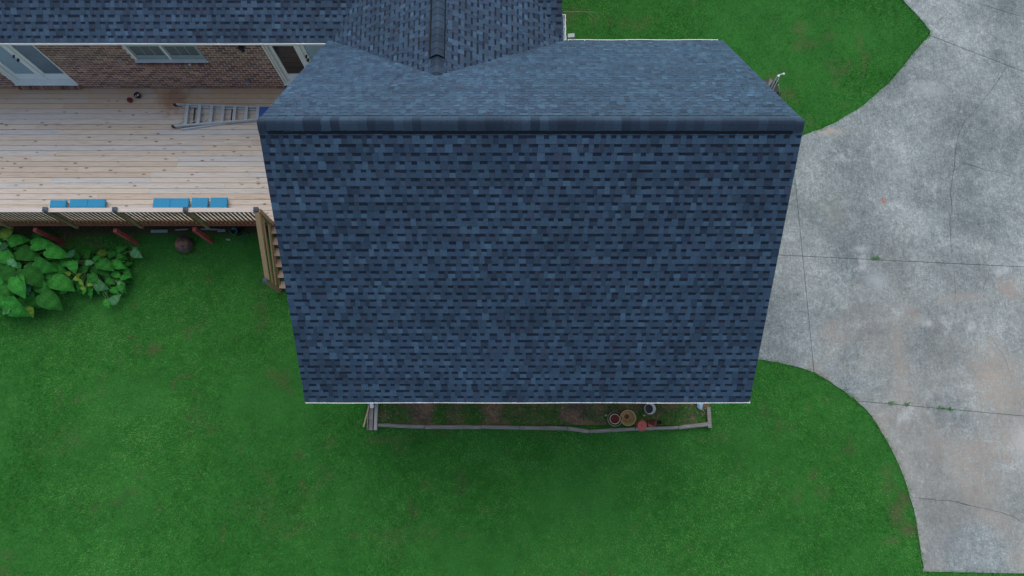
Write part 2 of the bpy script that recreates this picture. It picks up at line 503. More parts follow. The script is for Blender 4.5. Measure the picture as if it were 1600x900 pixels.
worn = [(240,545,10,10,.75),(722,760,10,22,.45),(1253,42,14,16,.6),(1262,72,22,10,.5),(1295,58,16,8,.5),(1310,105,30,14,.4),(1318,166,12,8,.6),
        (1405,790,20,32,.85),(1385,762,14,14,.5),(1418,828,12,8,.9),(1395,845,16,8,.6),(1245,775,8,14,.6),(1270,745,7,10,.55),(1285,765,14,16,.45),(1250,710,8,5,.6),
        (1330,690,10,8,.5),(1380,735,10,10,.6),(610,686,40,6,.6),(680,674,30,4,.5),(1195,640,10,14,.5),(1110,682,30,8,.5),(120,372,70,16,1.0),(300,352,140,6,.8),(190,395,30,14,.7),(1230,150,22,16,.5),(1000,35,40,14,.35),(900,25,30,20,.5),
        (850,680,60,4,.4),(560,690,20,5,.4),(100,690,60,20,.25),(450,800,60,30,.2),(620,840,60,20,.25)]
W_ = [(P(a, b).x, P(a, b).y, c/62.0, d/62.0, s) for a, b, c, d, s in worn]
def bare(X, Y):
    n = vnoise(X, Y, 3.0, 11) * .6 + vnoise(X, Y, 7.0, 12) * .4
    r = np.zeros(X.shape)
    for (x, y, a, b, s) in W_:
        q = ((X-x)/a)**2 + ((Y-y)/b)**2
        r = np.maximum(r, .8 * s * np.clip((1.3 - q)*.6 + (n-.5)*2.2, 0, 1))
    under = (X < -3.7) & (Y > 5.75) & (Y < 9.3)
    r = np.where(under, 0.9, r)
    return np.clip(r + np.clip((vnoise(X, Y, 1.6, 13)*.5+vnoise(X, Y, 5, 14)*.5-.72)*2.5, 0, .35), 0, 1)

# ------------------------------------------------------------------ setting: ground, lawn grass, driveway
def build_ground():
    fine_x = np.arange(-17, 17.01, 0.14); fine_y = np.arange(-9, 18.01, 0.14)
    out = np.array([-900, -400, -150, -60, -30]); outp = -out[::-1]
    xs = np.concatenate([out, fine_x, outp]); ys = np.concatenate([out, fine_y, outp])
    X, Y = np.meshgrid(xs, ys)
    Z = (vnoise(X, Y, .8, 21) - .5) * .03
    Z = np.where((np.abs(X) > 16) | (Y > 17) | (Y < -8), 0, Z) - .01
    nx, ny = len(xs), len(ys)
    co = np.stack([X, Y, Z], -1).reshape(-1, 3)
    idx = np.arange(nx*ny).reshape(ny, nx)
    q = np.stack([idx[:-1,:-1], idx[:-1,1:], idx[1:,1:], idx[1:,:-1]], -1).reshape(-1, 4)
    me = bpy.data.meshes.new('ground')
    me.vertices.add(len(co)); me.vertices.foreach_set('co', co.ravel())
    me.loops.add(q.size); me.loops.foreach_set('vertex_index', q.ravel())
    me.polygons.add(len(q)); me.polygons.foreach_set('loop_start', np.arange(len(q))*4)
    me.update(calc_edges=True)
    at = me.attributes.new('bare', 'FLOAT', 'POINT')
    at.data.foreach_set('value', bare(X, Y).ravel().astype(np.float32))
    me.materials.append(M['ground']); me.shade_smooth()
    o = bpy.data.objects.new('ground', me); COL.objects.link(o); o['kind'] = 'structure'
build_ground()

def grass_mesh(name, X, Y, Zb, tone, length, width, rng, lean=(0.35, 1.15)):
    n = len(X)
    az = rng.random(n) * 2 * np.pi; ln = rng.uniform(lean[0], lean[1], n)
    L = length * rng.uniform(.55, 1.25, n); w = width * rng.uniform(.6, 1.3, n)
    dx, dy = np.cos(az), np.sin(az)
    hx, hy, hz = dx*np.sin(ln)*L, dy*np.sin(ln)*L, np.cos(ln)*L
    co = np.empty((n, 3, 3))
    co[:, 0] = np.stack([X - dy*w/2, Y + dx*w/2, Zb], -1)
    co[:, 1] = np.stack([X + dy*w/2, Y - dx*w/2, Zb], -1)
    co[:, 2] = np.stack([X + hx, Y + hy, Zb + hz], -1)
    me = bpy.data.meshes.new(name)
    me.vertices.add(n*3); me.vertices.foreach_set('co', co.ravel())
    me.loops.add(n*3); me.loops.foreach_set('vertex_index', np.arange(n*3))
    me.polygons.add(n); me.polygons.foreach_set('loop_start', np.arange(n)*3)
    me.update(calc_edges=True)
    at = me.attributes.new('tone', 'FLOAT', 'POINT')
    at.data.foreach_set('value', np.repeat(np.clip(tone, 0, 1), 3).astype(np.float32))
    me.materials.append(M['grass'])
    return me

def build_lawn():
    rng = np.random.default_rng(42)
    n = 1300000
    X = rng.uniform(-15.5, 15.0, n); Y = rng.uniform(-4.8, 12.8, n)
    b = bare(X, Y)
    jx = rng.normal(0, .024, n) + (vnoise(X, Y, 5, 71)-.5)*.07; jy = rng.normal(0, .024, n) + (vnoise(X, Y, 5, 72)-.5)*.07
    keep = ~inside([tuple(p) for p in DR], X + jx, Y + jy)
    keep &= ~((X > GWX0-.02) & (X < GWX1+.05) & (Y > GWY0) & (Y < GWY1+.02))
    keep &= ~((X > GWX0-.02) & (X < .85) & (Y > GWY1))
    keep &= ~((X < GWX0) & (Y > 6.3))
    bx0, by0 = P(586, 668, .15).x, P(586, 668, .15).y
    keep &= ~((X > P(572, 668).x) & (X < P(1111, 668).x) & (Y > by0 + .02) & (Y < GWY0+.1))
    keep &= (rng.random(n) > b * .93)
    keep &= ~((Y > 5.7) & (X < GWX0) & (rng.random(n) < .85))
    X, Y, b = X[keep], Y[keep], b[keep]
    big = vnoise(X, Y, .35, 31)*.45 + vnoise(X, Y, 1.1, 32)*.3 + vnoise(X, Y, 3.4, 33)*.25
    med = vnoise(X, Y, 9, 34)
    tone = .42 + (big-.5)*.6 + (med-.5)*.36 + rng.normal(0, .18, len(X))
    tone = np.minimum(tone, .8)
    dry = rng.random(len(X)) < (.012 + b*.55)
    tone = np.where(dry, rng.uniform(.84, 1, len(X)), tone)
    # longer blades leaning over the edges of the driveway
    ex, ey = [], []
    for i in range(len(DR)):
        a, b = DR[i], DR[(i+1) % len(DR)]; L = (b-a).length
        if abs(a.x-GWX1) < .02 or abs(b.x-GWX1) < .02 or L > 20: continue
        m_ = int(L*260); t = rng.random(m_); cl = vnoise(a.x+(b.x-a.x)*t, a.y+(b.y-a.y)*t, 4.0, 91)
        kk = rng.random(m_) < np.clip(cl*1.9-.25, .1, 1); t = t[kk]
        ex.append(a.x+(b.x-a.x)*t + rng.normal(0, .02, len(t))); ey.append(a.y+(b.y-a.y)*t + rng.normal(0, .02, len(t)))
    ex = np.concatenate(ex); ey = np.concatenate(ey); inf = (ex < 15.2) & (ey < 12.8) & (ey > -4.8); ex, ey = ex[inf], ey[inf]
    X = np.concatenate([X, ex]); Y = np.concatenate([Y, ey]); tone = np.concatenate([tone, np.clip(rng.normal(.38, .2, len(ex)), 0, .95)])
    leng = np.full(len(X), .066); leng[len(X)-len(ex):] = .115
    me = grass_mesh('grass', X, Y, np.full(len(X), -.015), tone, leng, .011, rng)
    o = bpy.data.objects.new('grass', me); COL.objects.link(o)
    tag(o, 'short mown green lawn grass around the house and driveway', 'grass', kind='stuff')
build_lawn()

def clip(poly, a, b, off):
    """keep the part of poly left of the line a->b, moved in by off"""
    a = Vector(a); b = Vector(b); d = (b - a).normalized(); nrm = Vector((-d.y, d.x))
    res = []
    for i in range(len(poly)):
        p, q = poly[i], poly[(i+1) % len(poly)]
        sp = (p - a).dot(nrm) - off; sq = (q - a).dot(nrm) - off
        if sp >= 0: res.append(p)
        if (sp >= 0) != (sq >= 0): res.append(p + (q - p) * (sp / (sp - sq)))
    return res

def prism(name, poly, z0, z1, mat, parent):
    bm = bmesh.new()
    vs = [bm.verts.new((p[0], p[1], z1)) for p in poly]
    f = bm.faces.new(vs)
    f.normal_update()
    if f.normal.z < 0: f.normal_flip()
    r = bmesh.ops.extrude_face_region(bm, geom=[f])
    top = f
    vv = [e for e in r['geom'] if isinstance(e, bmesh.types.BMVert)]
    for v in vv: v.co.z = z0
    bmesh.ops.recalc_face_normals(bm, faces=bm.faces)
    bmesh.ops.triangulate(bm, faces=[g for g in bm.faces if len(g.verts) > 4])
    me = bpy.data.meshes.new(name); bm.to_mesh(me); bm.free(); me.materials.append(mat)
    o = bpy.data.objects.new(name, me); COL.objects.link(o)
    if parent: o.parent = parent
    return o

def jag(pts, amp, seed, step=.10):
    r = random.Random(seed); out = []
    for i in range(len(pts)-1):
        a, b = pts[i], pts[i+1]; n = max(1, int((b-a).length/step))
        for k in range(n):
            p = a.lerp(b, k/n); d = (b-a).normalized(); m = Vector((-d.y, d.x))
            out.append(p + m * r.uniform(-amp, amp))
    out.append(pts[-1]); return out

def build_drive():
    root = bpy.data.objects.new('driveway', None); COL.objects.link(root); root['kind'] = 'structure'
    L = lambda a, b: (P(*a, SZ).xy, P(*b, SZ).xy)
    j3 = L((1455, 56), (1600, 112)); j1 = L((1250, 400), (1600, 417)); j2 = L((1345, 627), (1600, 650))
    jv = L((1240, 255), (1266, 520)); g = .006
    def below(p, j): return clip(p, j[1], j[0], g)   # left of reversed line = south
    def above(p, j): return clip(p, j[0], j[1], g)
    slabs = []
    A = above(DR, j3); slabs.append(A)
    B = below(DR, j3)
    B1 = above(B, j1); C1 = below(B, j1)
    slabs += [clip(B1, jv[0], jv[1], g), clip(B1, jv[1], jv[0], g)]
    C2 = above(C1, j2); D1 = below(C1, j2)
    slabs += [clip(C2, jv[0], jv[1], g), clip(C2, jv[1], jv[0], g), D1]
    cr = [
        ([(1574,101),(1560,125),(1548,142),(1530,165),(1508,188),(1499,205),(1493,232),(1491,262),(1485,300),(1488,325),(1484,345),(1486,380),(1489,409)], .012, .016),
        ([(1489,414),(1492,440),(1493,470)], .012, .010),
        ([(1497,252),(1515,257),(1540,266),(1565,270),(1588,278)], .012, .012),
        ([(1425,777),(1450,780),(1490,783),(1510,789),(1530,793),(1560,800),(1580,806),(1602,818)], .012, .014),
        ([(1317,590),(1321,600),(1325,616)], .006, .018),
        ([(1542,418),(1540,436),(1536,452)], .01, .008),
        ([(1455,50),(1466,34),(1482,18)], .01, .008),
        ([(1520,3),(1545,10),(1575,19),(1603,28)], .01, .012),
        ([(1545,520),(1570,560),(1585,600)], .01, .006),
    ]
    bm = bmesh.new()
    for k, (pts, amp, w) in enumerate(cr):
        pp = jag([P(a, b, SZ).xy for a, b in pts], amp, k)
        r = random.Random(k+50); m = len(pp); Lf = []; Rt = []
        for i, p in enumerate(pp):
            d = (pp[min(i+1, m-1)] - pp[max(i-1, 0)]).normalized(); nn = Vector((-d.y, d.x))
            t = min(1, min(i, m-1-i) / 3 + .25); ww = w * r.uniform(.4, 1.3) * t / 2
            Lf.append(p + nn*ww); Rt.append(p - nn*ww)
        ring = Lf + Rt[::-1]
        n0 = len(Lf)
        T = [[bm.verts.new((q.x, q.y, z)) for q in ring] for z in (SZ+.05, SZ-.02)]
        N = len(ring)
        for i in range(N):
            j = (i+1) % N
            bm.faces.new((T[0][i], T[0][j], T[1][j], T[1][i]))
        for i in range(n0-1):
            bm.faces.new((T[0][i], T[0][i+1], T[0][N-2-i], T[0][N-1-i])[::-1])
            bm.faces.new((T[1][i], T[1][i+1], T[1][N-2-i], T[1][N-1-i]))
    bmesh.ops.recalc_face_normals(bm, faces=bm.faces)
    cme = bpy.data.meshes.new('crack_cut'); bm.to_mesh(cme); bm.free()
    cob = bpy.data.objects.new('crack_cut', cme); COL.objects.link(cob)
    done = []
    for s in slabs:
        if len(s) < 3: continue
        o = prism('slab', s, -.10, SZ + rnd.uniform(-.003, .003), M['concrete'], root)
        mod = o.modifiers.new('b', 'BOOLEAN'); mod.object = cob; mod.operation = 'DIFFERENCE'; mod.solver = 'EXACT'
        done.append(o)
    dg = bpy.context.evaluated_depsgraph_get()
    for o in done:
        me = bpy.data.meshes.new_from_object(o.evaluated_get(dg))
        o.modifiers.clear(); o.data = me; me.name = 'slab'
    bpy.data.objects.remove(cob)
build_drive()

# weeds in the joints
def weed(px, py, r, label, n=46):
    c = P(px, py, SZ)
    t = thing('weed', label, 'weed', c)
    rng = np.random.default_rng(int(px))
    X = rng.normal(0, r, n); Y = rng.normal(0, r*.45, n)
    me = grass_mesh('blades', X, Y, np.zeros(n), rng.uniform(.15, .62, n), .055, .012, rng)
    o = bpy.data.objects.new('blades', me); COL.objects.link(o); o.parent = t; o['kind'] = 'stuff'
weed(1368, 404, .07, 'small green weed tuft alone in the upper slab joint', 80)
weed(1391, 630, .06, 'leftmost green weed in the lower slab joint')
weed(1417, 631, .05, 'second green weed from the lawn in the lower joint')
weed(1470, 637, .06, 'sparse weed tuft in the lower joint, third from the lawn')
weed(1485, 639, .05, 'sparse weed farthest from the lawn in the lower joint')

# ------------------------------------------------------------------ shingles
E_ = 0.1424
PAL = [(.034,.067,.114), (.039,.078,.129), (.029,.056,.099), (.035,.054,.093), (.047,.093,.148), (.032,.063,.109), (.037,.073,.121), (.022,.041,.076), (.033,.066,.112), (.036,.071,.118)]
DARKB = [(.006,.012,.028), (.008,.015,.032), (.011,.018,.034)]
def shingle_geo(W, r):
    mb = MB(); x = 0.0; tooth = r.random() < .5
    drift = r.choice((.84, .93, 1, 1, 1.05, 1.10))
    while x < W - 1e-6:
        w = r.choice((.07, .08, .09, .11, .13)) if tooth else r.choice((.08, .09, .10, .12, .14))
        if x + w > W - .05: w = W - x
        c = r.choice(PAL); k = drift * r.uniform(.88, 1.13)
        c = tuple(min(.5, q*k) for q in c)
        if tooth:
            g = .002
            zt, zu = .0140, .0045
            mb.add([(x+g,0,0),(x+w-g,0,0),(x+w-g,0,zt),(x+g,0,zt),(x+w-g,E_+.02,zu),(x+g,E_+.02,zu),(x+w-g,E_+.02,0),(x+g,E_+.02,0)],
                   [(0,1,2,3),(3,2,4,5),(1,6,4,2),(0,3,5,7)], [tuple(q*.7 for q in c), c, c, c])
        else:
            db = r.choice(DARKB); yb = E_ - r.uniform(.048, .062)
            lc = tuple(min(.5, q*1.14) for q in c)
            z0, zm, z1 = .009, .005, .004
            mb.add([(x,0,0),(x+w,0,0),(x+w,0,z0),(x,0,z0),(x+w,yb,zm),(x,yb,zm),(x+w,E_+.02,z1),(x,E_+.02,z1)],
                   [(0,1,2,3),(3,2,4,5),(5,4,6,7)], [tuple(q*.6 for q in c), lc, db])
        x += w; tooth = not tooth
    return mb

SHW = 0.983
_r = random.Random(99)
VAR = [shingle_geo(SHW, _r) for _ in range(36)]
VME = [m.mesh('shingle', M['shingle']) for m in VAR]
stuff = MB()                       # every shingle beyond the 300 that show largest
n_parts = [0]
def shingle_plane(orig, u, w, width, length, parent=None, cull=None, seed=0):
    r = random.Random(seed)
    u = Vector(u).normalized(); w = Vector(w).normalized(); nrm = u.cross(w); orig = Vector(orig)
    nrow = int(math.ceil(length / E_))
    R3 = Matrix((u, w, nrm)).transposed().to_4x4()
    for i in reversed(range(nrow)):
        x = -r.random() * SHW if i % 3 else -r.choice((.3, .5, .7)) * SHW
        while x < width:
            a, b = max(x, 0), min(x + SHW, width)
            if b - a < .004: x += SHW; continue
            lift = r.uniform(-.0006, .0006)
            y0 = min(i*E_, length - E_ - .045) + r.uniform(-.0012, .0012)
            Mx = Matrix.Translation(orig + u*a + w*y0 + nrm*lift) @ R3
            full = (b - a) > SHW - 1e-4
            if parent is not None and n_parts[0] < 300:
                me = r.choice(VME) if full else shingle_geo(b-a, r).mesh('shingle', M['shingle'])
                o = bpy.data.objects.new('shingle', me); COL.objects.link(o); o.parent = parent
                o.matrix_local = Matrix.Translation(-wloc(parent)) @ Mx
                n_parts[0] += 1
            else:
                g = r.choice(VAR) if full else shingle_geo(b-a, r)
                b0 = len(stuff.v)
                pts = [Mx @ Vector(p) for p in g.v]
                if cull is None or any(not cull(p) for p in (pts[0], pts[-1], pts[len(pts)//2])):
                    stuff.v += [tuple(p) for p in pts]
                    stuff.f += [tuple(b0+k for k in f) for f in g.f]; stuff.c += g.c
            x += SHW

# ------------------------------------------------------------------ house
house = thing('house', 'single-storey brown brick house with blue-grey shingle roofs and attached garage wing beside the deck', 'house', (0, RY, 0))
def zf(y): return RZ - (RY - y) * (RZ - EZ) / (RY - FY)
def zb(y): return RZ - (y - RY) * (RZ - EZ) / (BY - RY)
def zc(x): return CRZ - abs(x - CX) * CP
def zm(y): return EZ + (y - BY) * MP
MRY = 13.6; MRZ = zm(MRY)
# decks of the roofs (plywood under the shingles)
gr = MB()
t = .03
gr.add([(EX0,FY+.01,EZ-.004),(EX1,FY+.01,EZ-.004),(EX1,RY,RZ-.004),(EX0,RY,RZ-.004),(EX1,BY-.01,EZ-.004),(EX0,BY-.01,EZ-.004),
        (EX0,FY+.01,EZ-.15),(EX1,FY+.01,EZ-.15),(EX1,RY,RZ-.15),(EX0,RY,RZ-.15),(EX1,BY-.01,EZ-.15),(EX0,BY-.01,EZ-.15)],
       [(0,1,2,3),(3,2,4,5),(7,6,9,8),(8,9,11,10),(0,3,9,6),(3,5,11,9),(2,1,7,8),(4,2,8,10),(1,0,6,7),(5,4,10,11)])
groof = gr.build('garage_roof', M['vent'], house)
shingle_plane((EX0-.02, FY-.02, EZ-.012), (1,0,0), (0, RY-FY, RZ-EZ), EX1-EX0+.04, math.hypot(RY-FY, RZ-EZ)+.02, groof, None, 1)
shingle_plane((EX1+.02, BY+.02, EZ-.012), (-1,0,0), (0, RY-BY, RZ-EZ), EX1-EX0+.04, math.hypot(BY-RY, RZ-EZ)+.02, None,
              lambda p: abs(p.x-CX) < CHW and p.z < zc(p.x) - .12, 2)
lr = MB()
Y0, Y1 = 6.2, 13.2
xl, xr_ = CX-CHW, CX+CHW
lr.add([(xl,Y0,EZ-.004),(xl,Y1,EZ-.004),(CX,Y1,CRZ-.004),(CX,Y0,CRZ-.004),(xr_,Y0,EZ-.004),(xr_,Y1,EZ-.004)], [(0,1,2,3),(3,2,5,4)])
lroof = lr.build('link_roof', M['vent'], house)
culc = lambda p: p.z < max(zb(p.y), zm(p.y) if p.y > BY else -9) - .15
LL = math.hypot(CHW, CHW*CP) + .01
shingle_plane((CX-CHW-.02, Y1, EZ-.012), (0,-1,0), (CHW,0,CHW*CP), Y1-Y0, LL, None, culc, 3)
shingle_plane((CX+CHW+.02, Y0, EZ-.012), (0,1,0), (-CHW,0,CHW*CP), Y1-Y0, LL, None, culc, 4)
MX1 = 1.07
mr = MB()
mr.add([(WX0,BY+.01,EZ-.004),(MX1,BY+.01,EZ-.004),(MX1,MRY,MRZ-.004),(WX0,MRY,MRZ-.004),(MX1,2*MRY-BY,EZ-.004),(WX0,2*MRY-BY,EZ-.004)], [(0,1,2,3),(3,2,4,5)])
mroof = mr.build('main_roof', M['vent'], house)
shingle_plane((WX0, BY-.02, EZ-.012), (1,0,0), (0, MRY-BY, MRZ-EZ), MX1-WX0, 2.6, None, lambda p: abs(p.x-CX) < CHW and p.z < zc(p.x) - .12, 5)
# upper, never-seen part of the main roof: coarse courses
up = MB()
for i in range(18, 39):
    for s in (0,):
        w_ = Vector((0, MRY-BY, MRZ-EZ)).normalized(); q = Vector((WX0, BY, EZ)) + w_*(i*E_)
        up.add([q+Vector((0,0,.008)), q+Vector((MX1-WX0,0,.008)), q+Vector((MX1-WX0,0,0))+w_*E_, q+w_*E_], [(0,1,2,3)], (.05,.09,.15))
stuff.v_base = 0
b0 = len(stuff.v); stuff.v += up.v; stuff.f += [tuple(b0+k for k in f) for f in up.f]; stuff.c += up.c
stuff.build('shingle', M['shingle'], house, kind='stuff')

# ridge vents and cap shingles
def cap_profile(hw, pitch_a, pitch_b, lift):
    """points across the ridge, from the front side to the rear side: (offset, height under apex)"""
    out = []
    for t in (-1, -.72, -.4, -.16, 0, .16, .4, .72, 1):
        s = hw * t; p = pitch_a if t < 0 else pitch_b
        c_ = .045
        d = (math.hypot(s, c_) - c_) * p * hw / (math.hypot(hw, c_) - c_)
        out.append((s, -d + lift + .004))
    return out
def ridge_run(a, b, hw, pa, pb, lift0, lift, vent, parent, name, rise=.014):
    """caps laid one over the next from a towards b"""
    a = Vector(a); b = Vector(b); d = (b-a); L = d.length; d.normalize()
    side = Vector((0, 0, 1)).cross(d)      # left of the run direction
    cap_len = E_ + .02; n = int(L / E_)
    for k in range(n + 1):
        s0 = k * E_; s1 = min(s0 + cap_len + .01, L)
        if s1 - s0 < .04: continue
        mb = MB(); j = rnd.uniform(-.004, .004)
        colr = rnd.choice([(.022,.040,.070),(.029,.053,.088),(.016,.030,.054),(.034,.061,.100),(.023,.039,.068),(.026,.048,.080)])
        rows = []
        for (s, hup, th) in ((s0, rise, 0), (s1, .002, 0)):
            pr = cap_profile(hw + j, pa, pb, lift + hup)
            rows.append([a + d*s + side*o + Vector((0, 0, z)) for o, z in pr])
        low = [p - Vector((0, 0, rise+.006)) for p in rows[0]]
        m = len(rows[0])
        vs = rows[0] + rows[1] + low
        fs = [(i, i+1, m+i+1, m+i) for i in range(m-1)] + [(2*m+i, 2*m+i+1, i+1, i) for i in range(m-1)]
        e0 = rows[0][0] - Vector((0,0,.012)); e1 = rows[1][0] - Vector((0,0,.012)); e2 = rows[0][-1] - Vector((0,0,.012)); e3 = rows[1][-1] - Vector((0,0,.012))
        vs += [e0, e1, e2, e3]; B = 3*m
        fs += [(B, 0, m, B+1), (m-1, B+2, B+3, 2*m-1)]
        mb.add(vs, fs, [colr]*(m-1) + [tuple(q*.45 for q in colr)]*(m-1) + [tuple(q*.6 for q in colr)]*2)
        mb.build(name, M['shingle'], parent, smooth=False)
pf = (RZ-EZ)/(RY-FY); pb_ = (RZ-EZ)/(BY-RY)
def vent_body(a, b, hw, pa, pb, lift):
    a = Vector(a); b = Vector(b); d = (b-a).normalized(); side = Vector((0,0,1)).cross(d)
    prof = [(-hw, -hw*pa - .01), (-hw, -hw*pa + lift), (0, lift), (hw+.018, -(hw+.018)*pb + lift), (hw+.018, -(hw+.018)*pb - .01)]
    mb = MB(); rows = []
    for e in (a, b):
        rows += [e + side*o + Vector((0,0,z)) for o, z in prof]
    mb.add(rows, [(i, i+1, 5+i+1, 5+i) for i in range(4)] + [(4,3,2,1,0), (5,6,7,8,9)])
    return mb
# garage ridge, run towards +x: left side of the run is +y (rear)
rv = vent_body((EX0+.12, RY, RZ), (EX1-.14, RY, RZ), .152, pf, pb_, .040).build('ridge_vent', M['vent'], house)
ridge_run((EX0-.02, RY, RZ), (EX0+.14, RY, RZ), .145, pf, pb_, 0, .016, False, rv, 'ridge_cap')
ridge_run((EX1-.15, RY, RZ), (EX1+.02, RY, RZ), .145, pf, pb_, 0, .016, False, rv, 'ridge_cap')
ridge_run((EX1-.14, RY, RZ), (EX0+.12, RY, RZ), .128, pb_, pf, 0, .052, True, rv, 'ridge_cap', .010)
yv0 = P(681, 86, CRZ+.05).y
rv2 = vent_body((CX, yv0+.01, CRZ), (CX, 12.2, CRZ), .140, CP, CP, .052).build('ridge_vent', M['vent'], house)
ridge_run((CX, 6.75, CRZ), (CX, yv0+.1, CRZ), .125, CP, CP, 0, .014, False, rv2, 'ridge_cap', .006)
ridge_run((CX, yv0, CRZ), (CX, 12.2, CRZ), .118, CP, CP, 0, .064, True, rv2, 'ridge_cap', .010)

# rake boards and soffits
rk = MB()
for x in (EX0+.004, EX1-.024):
    for (ya, za, yb, zb2) in ((FY+.02, EZ-.08, RY, RZ-.08), (BY-.02, EZ-.08, RY, RZ-.08)):
        rk.bar((x+.01, ya, za), (x+.01, yb, zb2), .022, .13)
rk.build('rake_board', M['white'], house)
sf = MB()
sf.box(EX0+.03, EX1-.03, FY+.05, GWY0, EZ-.17, EZ-.155)
sf.box(WX0, CX-CHW+.05, BY+.04, WY, EZ-.17, EZ-.155)
sf.build('soffit', M['soffit'], house)
fb = MB()
fb.box(EX0+.01, EX1-.01, FY+.02, FY+.045, EZ-.19, EZ-.02)
fb.box(xr_+.05, EX1-.01, BY-.045, BY-.02, EZ-.19, EZ-.02)
fb.box(WX0, xl-.02, BY+.02, BY+.045, EZ-.19, EZ-.02)
fb.build('fascia', M['white'], house)

def gutter(name, a, b, out, ztop, caps=(True, True)):
    """open trough from a to b; out = direction away from the roof"""
    a = Vector((a[0], a[1], 0)); b = Vector((b[0], b[1], 0)); d = (b-a).normalized(); o = Vector((out[0], out[1], 0))
    prof = [(.0, ztop), (.0, ztop-.10), (.065, ztop-.10), (.085, ztop-.055), (.10, ztop-.02), (.10, ztop), (.088, ztop+.002), (.088, ztop-.02), (.07, ztop-.06), (.056, ztop-.088), (.01, ztop-.088), (.01, ztop)]
    mb = MB(); rows = []
    L = (b-a).length; nseg = 10; n = len(prof)
    for k in range(nseg+1):
        e = a + d*(L*k/nseg); wob = math.sin(k*1.7)*.004
        rows += [e + o*(p+wob) + Vector((0,0,z + math.cos(k*1.3)*.003)) for p, z in prof]
    fs = []
    for k in range(nseg):
        for i in range(n):
            j = (i+1) % n
            fs.append((k*n+i, k*n+j, (k+1)*n+j, (k+1)*n+i))
    mb.add(rows, fs)
    for c, e, s in ((caps[0], a, -1), (caps[1], b, 1)):
        if c:
            q0 = e + d*s*.001; q1 = e + d*s*.012
            mb.bar(q0 + o*.05 + Vector((0,0,ztop-.05)), q1 + o*.05 + Vector((0,0,ztop-.05)), .105, .108)
    g = mb.build(name, M['white'], house)
    k = .35
    while k < L-.1:
        h = MB(); e = a + d*k
        h.bar(e + o*.0 + Vector((0,0,ztop-.012)), e + o*.095 + Vector((0,0,ztop-.004)), .018, .004)
        h.build('gutter_strap', M['white'], g)
        k += 0.92
    return g
gutter('gutter', (EX0, FY+.05), (EX1+.02, FY+.05), (0, -1), EZ-.02)
gutter('gutter', (xr_+.13, BY-.04), (EX1-.10, BY-.04), (0, 1), EZ-.02)
gutter('gutter', (WX0, BY+.045), (xl+.03, BY+.045), (0, -1), EZ-.015)
gutter('gutter', (xr_-.02, BY+.02), (xr_-.02, BY+.66), (1, 0), EZ-.015)
gutter('gutter', (xl+.06, BY-.12), (xl+.06, BY+.05), (-1, 0), EZ-.05)
# loose drain outlet sitting on the rear gutter corner
ob = MB(); q = P(892, 57, EZ); ob.bar((q.x-.06, q.y+.02, EZ-.03), (q.x+.08, q.y+.02, EZ-.01), .09, .07)
ob.build('gutter_outlet', M['plank'], house)
wr = MB(); a = P(880, 18, EZ); wr.tube([a, P(900, 18, EZ-.3), P(932, 19, EZ-.8)], .003, 5)
wr.build('cable', M['plank'], house)

# garage and link walls
gw = MB()
gw.box(GWX0, GWX1, GWY0, GWY0+.2, 0, EZ-.17)
gw.box(GWX0, GWX1, GWY1-.2, GWY1, 0, EZ-.17)
for x0 in (GWX0, GWX1-.2):
    gw.box(x0, x0+.2, GWY0+.2, GWY1-.2, 0, EZ-.17)
    zt = lambda y, s: s(y) - .16
    gw.add([(x0,GWY0,EZ-.17),(x0,GWY1,EZ-.17),(x0,RY,RZ-.16),(x0+.2,GWY0,EZ-.17),(x0+.2,GWY1,EZ-.17),(x0+.2,RY,RZ-.16)], [(0,2,1),(3,4,5),(0,3,5,2),(1,2,5,4)])
gw.build('garage_wall', M['mortar'], house)
gd = MB()
for k in range(4): gd.box(GWX1+.002, GWX1+.04, 2.6, 7.4, .06+k*.55, .06+k*.55+.54)
gd.build('garage_door', M['door_white'], house)
lw = MB()
lw.box(xl+.3, xl+.5, GWY1, WY, 0, EZ-.17); lw.box(xr_-.5, xr_-.3, GWY1, WY+8, 0, EZ-.17)
lw.build('link_wall', M['mortar'], house)

# front wall: mortar core with openings, bricks one by one
WX1 = xl + .35
D1x0, D1x1 = P(24, 130.3, 1.6).x - .0, P(121, 130.3, 1.6).x
DB, DT = 1.56, 3.66
D2x0 = P(445, 133.4, 1.55).x; D2x1 = D2x0 + (D1x1 - D1x0)
Wx0, Wx1 = P(213.5, 97, 2.64).x, P(324, 97, 2.64).x; WB, WT = 2.64, 3.75
holes = [(D1x0, D1x1, DB, DT), (D2x0, D2x1, DB, DT), (Wx0, Wx1, WB, WT)]
wl_ = MB(); CY = WY + .009
xs = sorted([WX0, WX1] + [h[0] for h in holes] + [h[1] for h in holes])
for i in range(len(xs)-1):
    x0, x1 = xs[i], xs[i+1]; h = [h for h in holes if h[0] <= (x0+x1)/2 <= h[1]]
    if not h: wl_.box(x0, x1, CY, CY+.2, 0, EZ-.17)
    else:
        wl_.box(x0, x1, CY, CY+.2, 0, h[0][2]); wl_.box(x0, x1, CY, CY+.2, h[0][3], EZ-.17)
fwall = wl_.build('front_wall', M['mortar'], house)
BH, BL, BD = .098, .198, .09
BP = [(.26,.15,.11), (.21,.125,.10), (.33,.20,.14), (.17,.105,.098), (.28,.175,.135), (.23,.14,.125)]
def brick_mesh(w, d, h, col):
    m = MB(); c = .004
    m.box(-w/2, w/2, 0, d, -h/2, h/2, col); return m
bm_full = [brick_mesh(BL-.020, BD, BH-.028, c).mesh('brick', M['brick']) for c in BP]
bricks = []
row = 0; z = .62
br = random.Random(12)
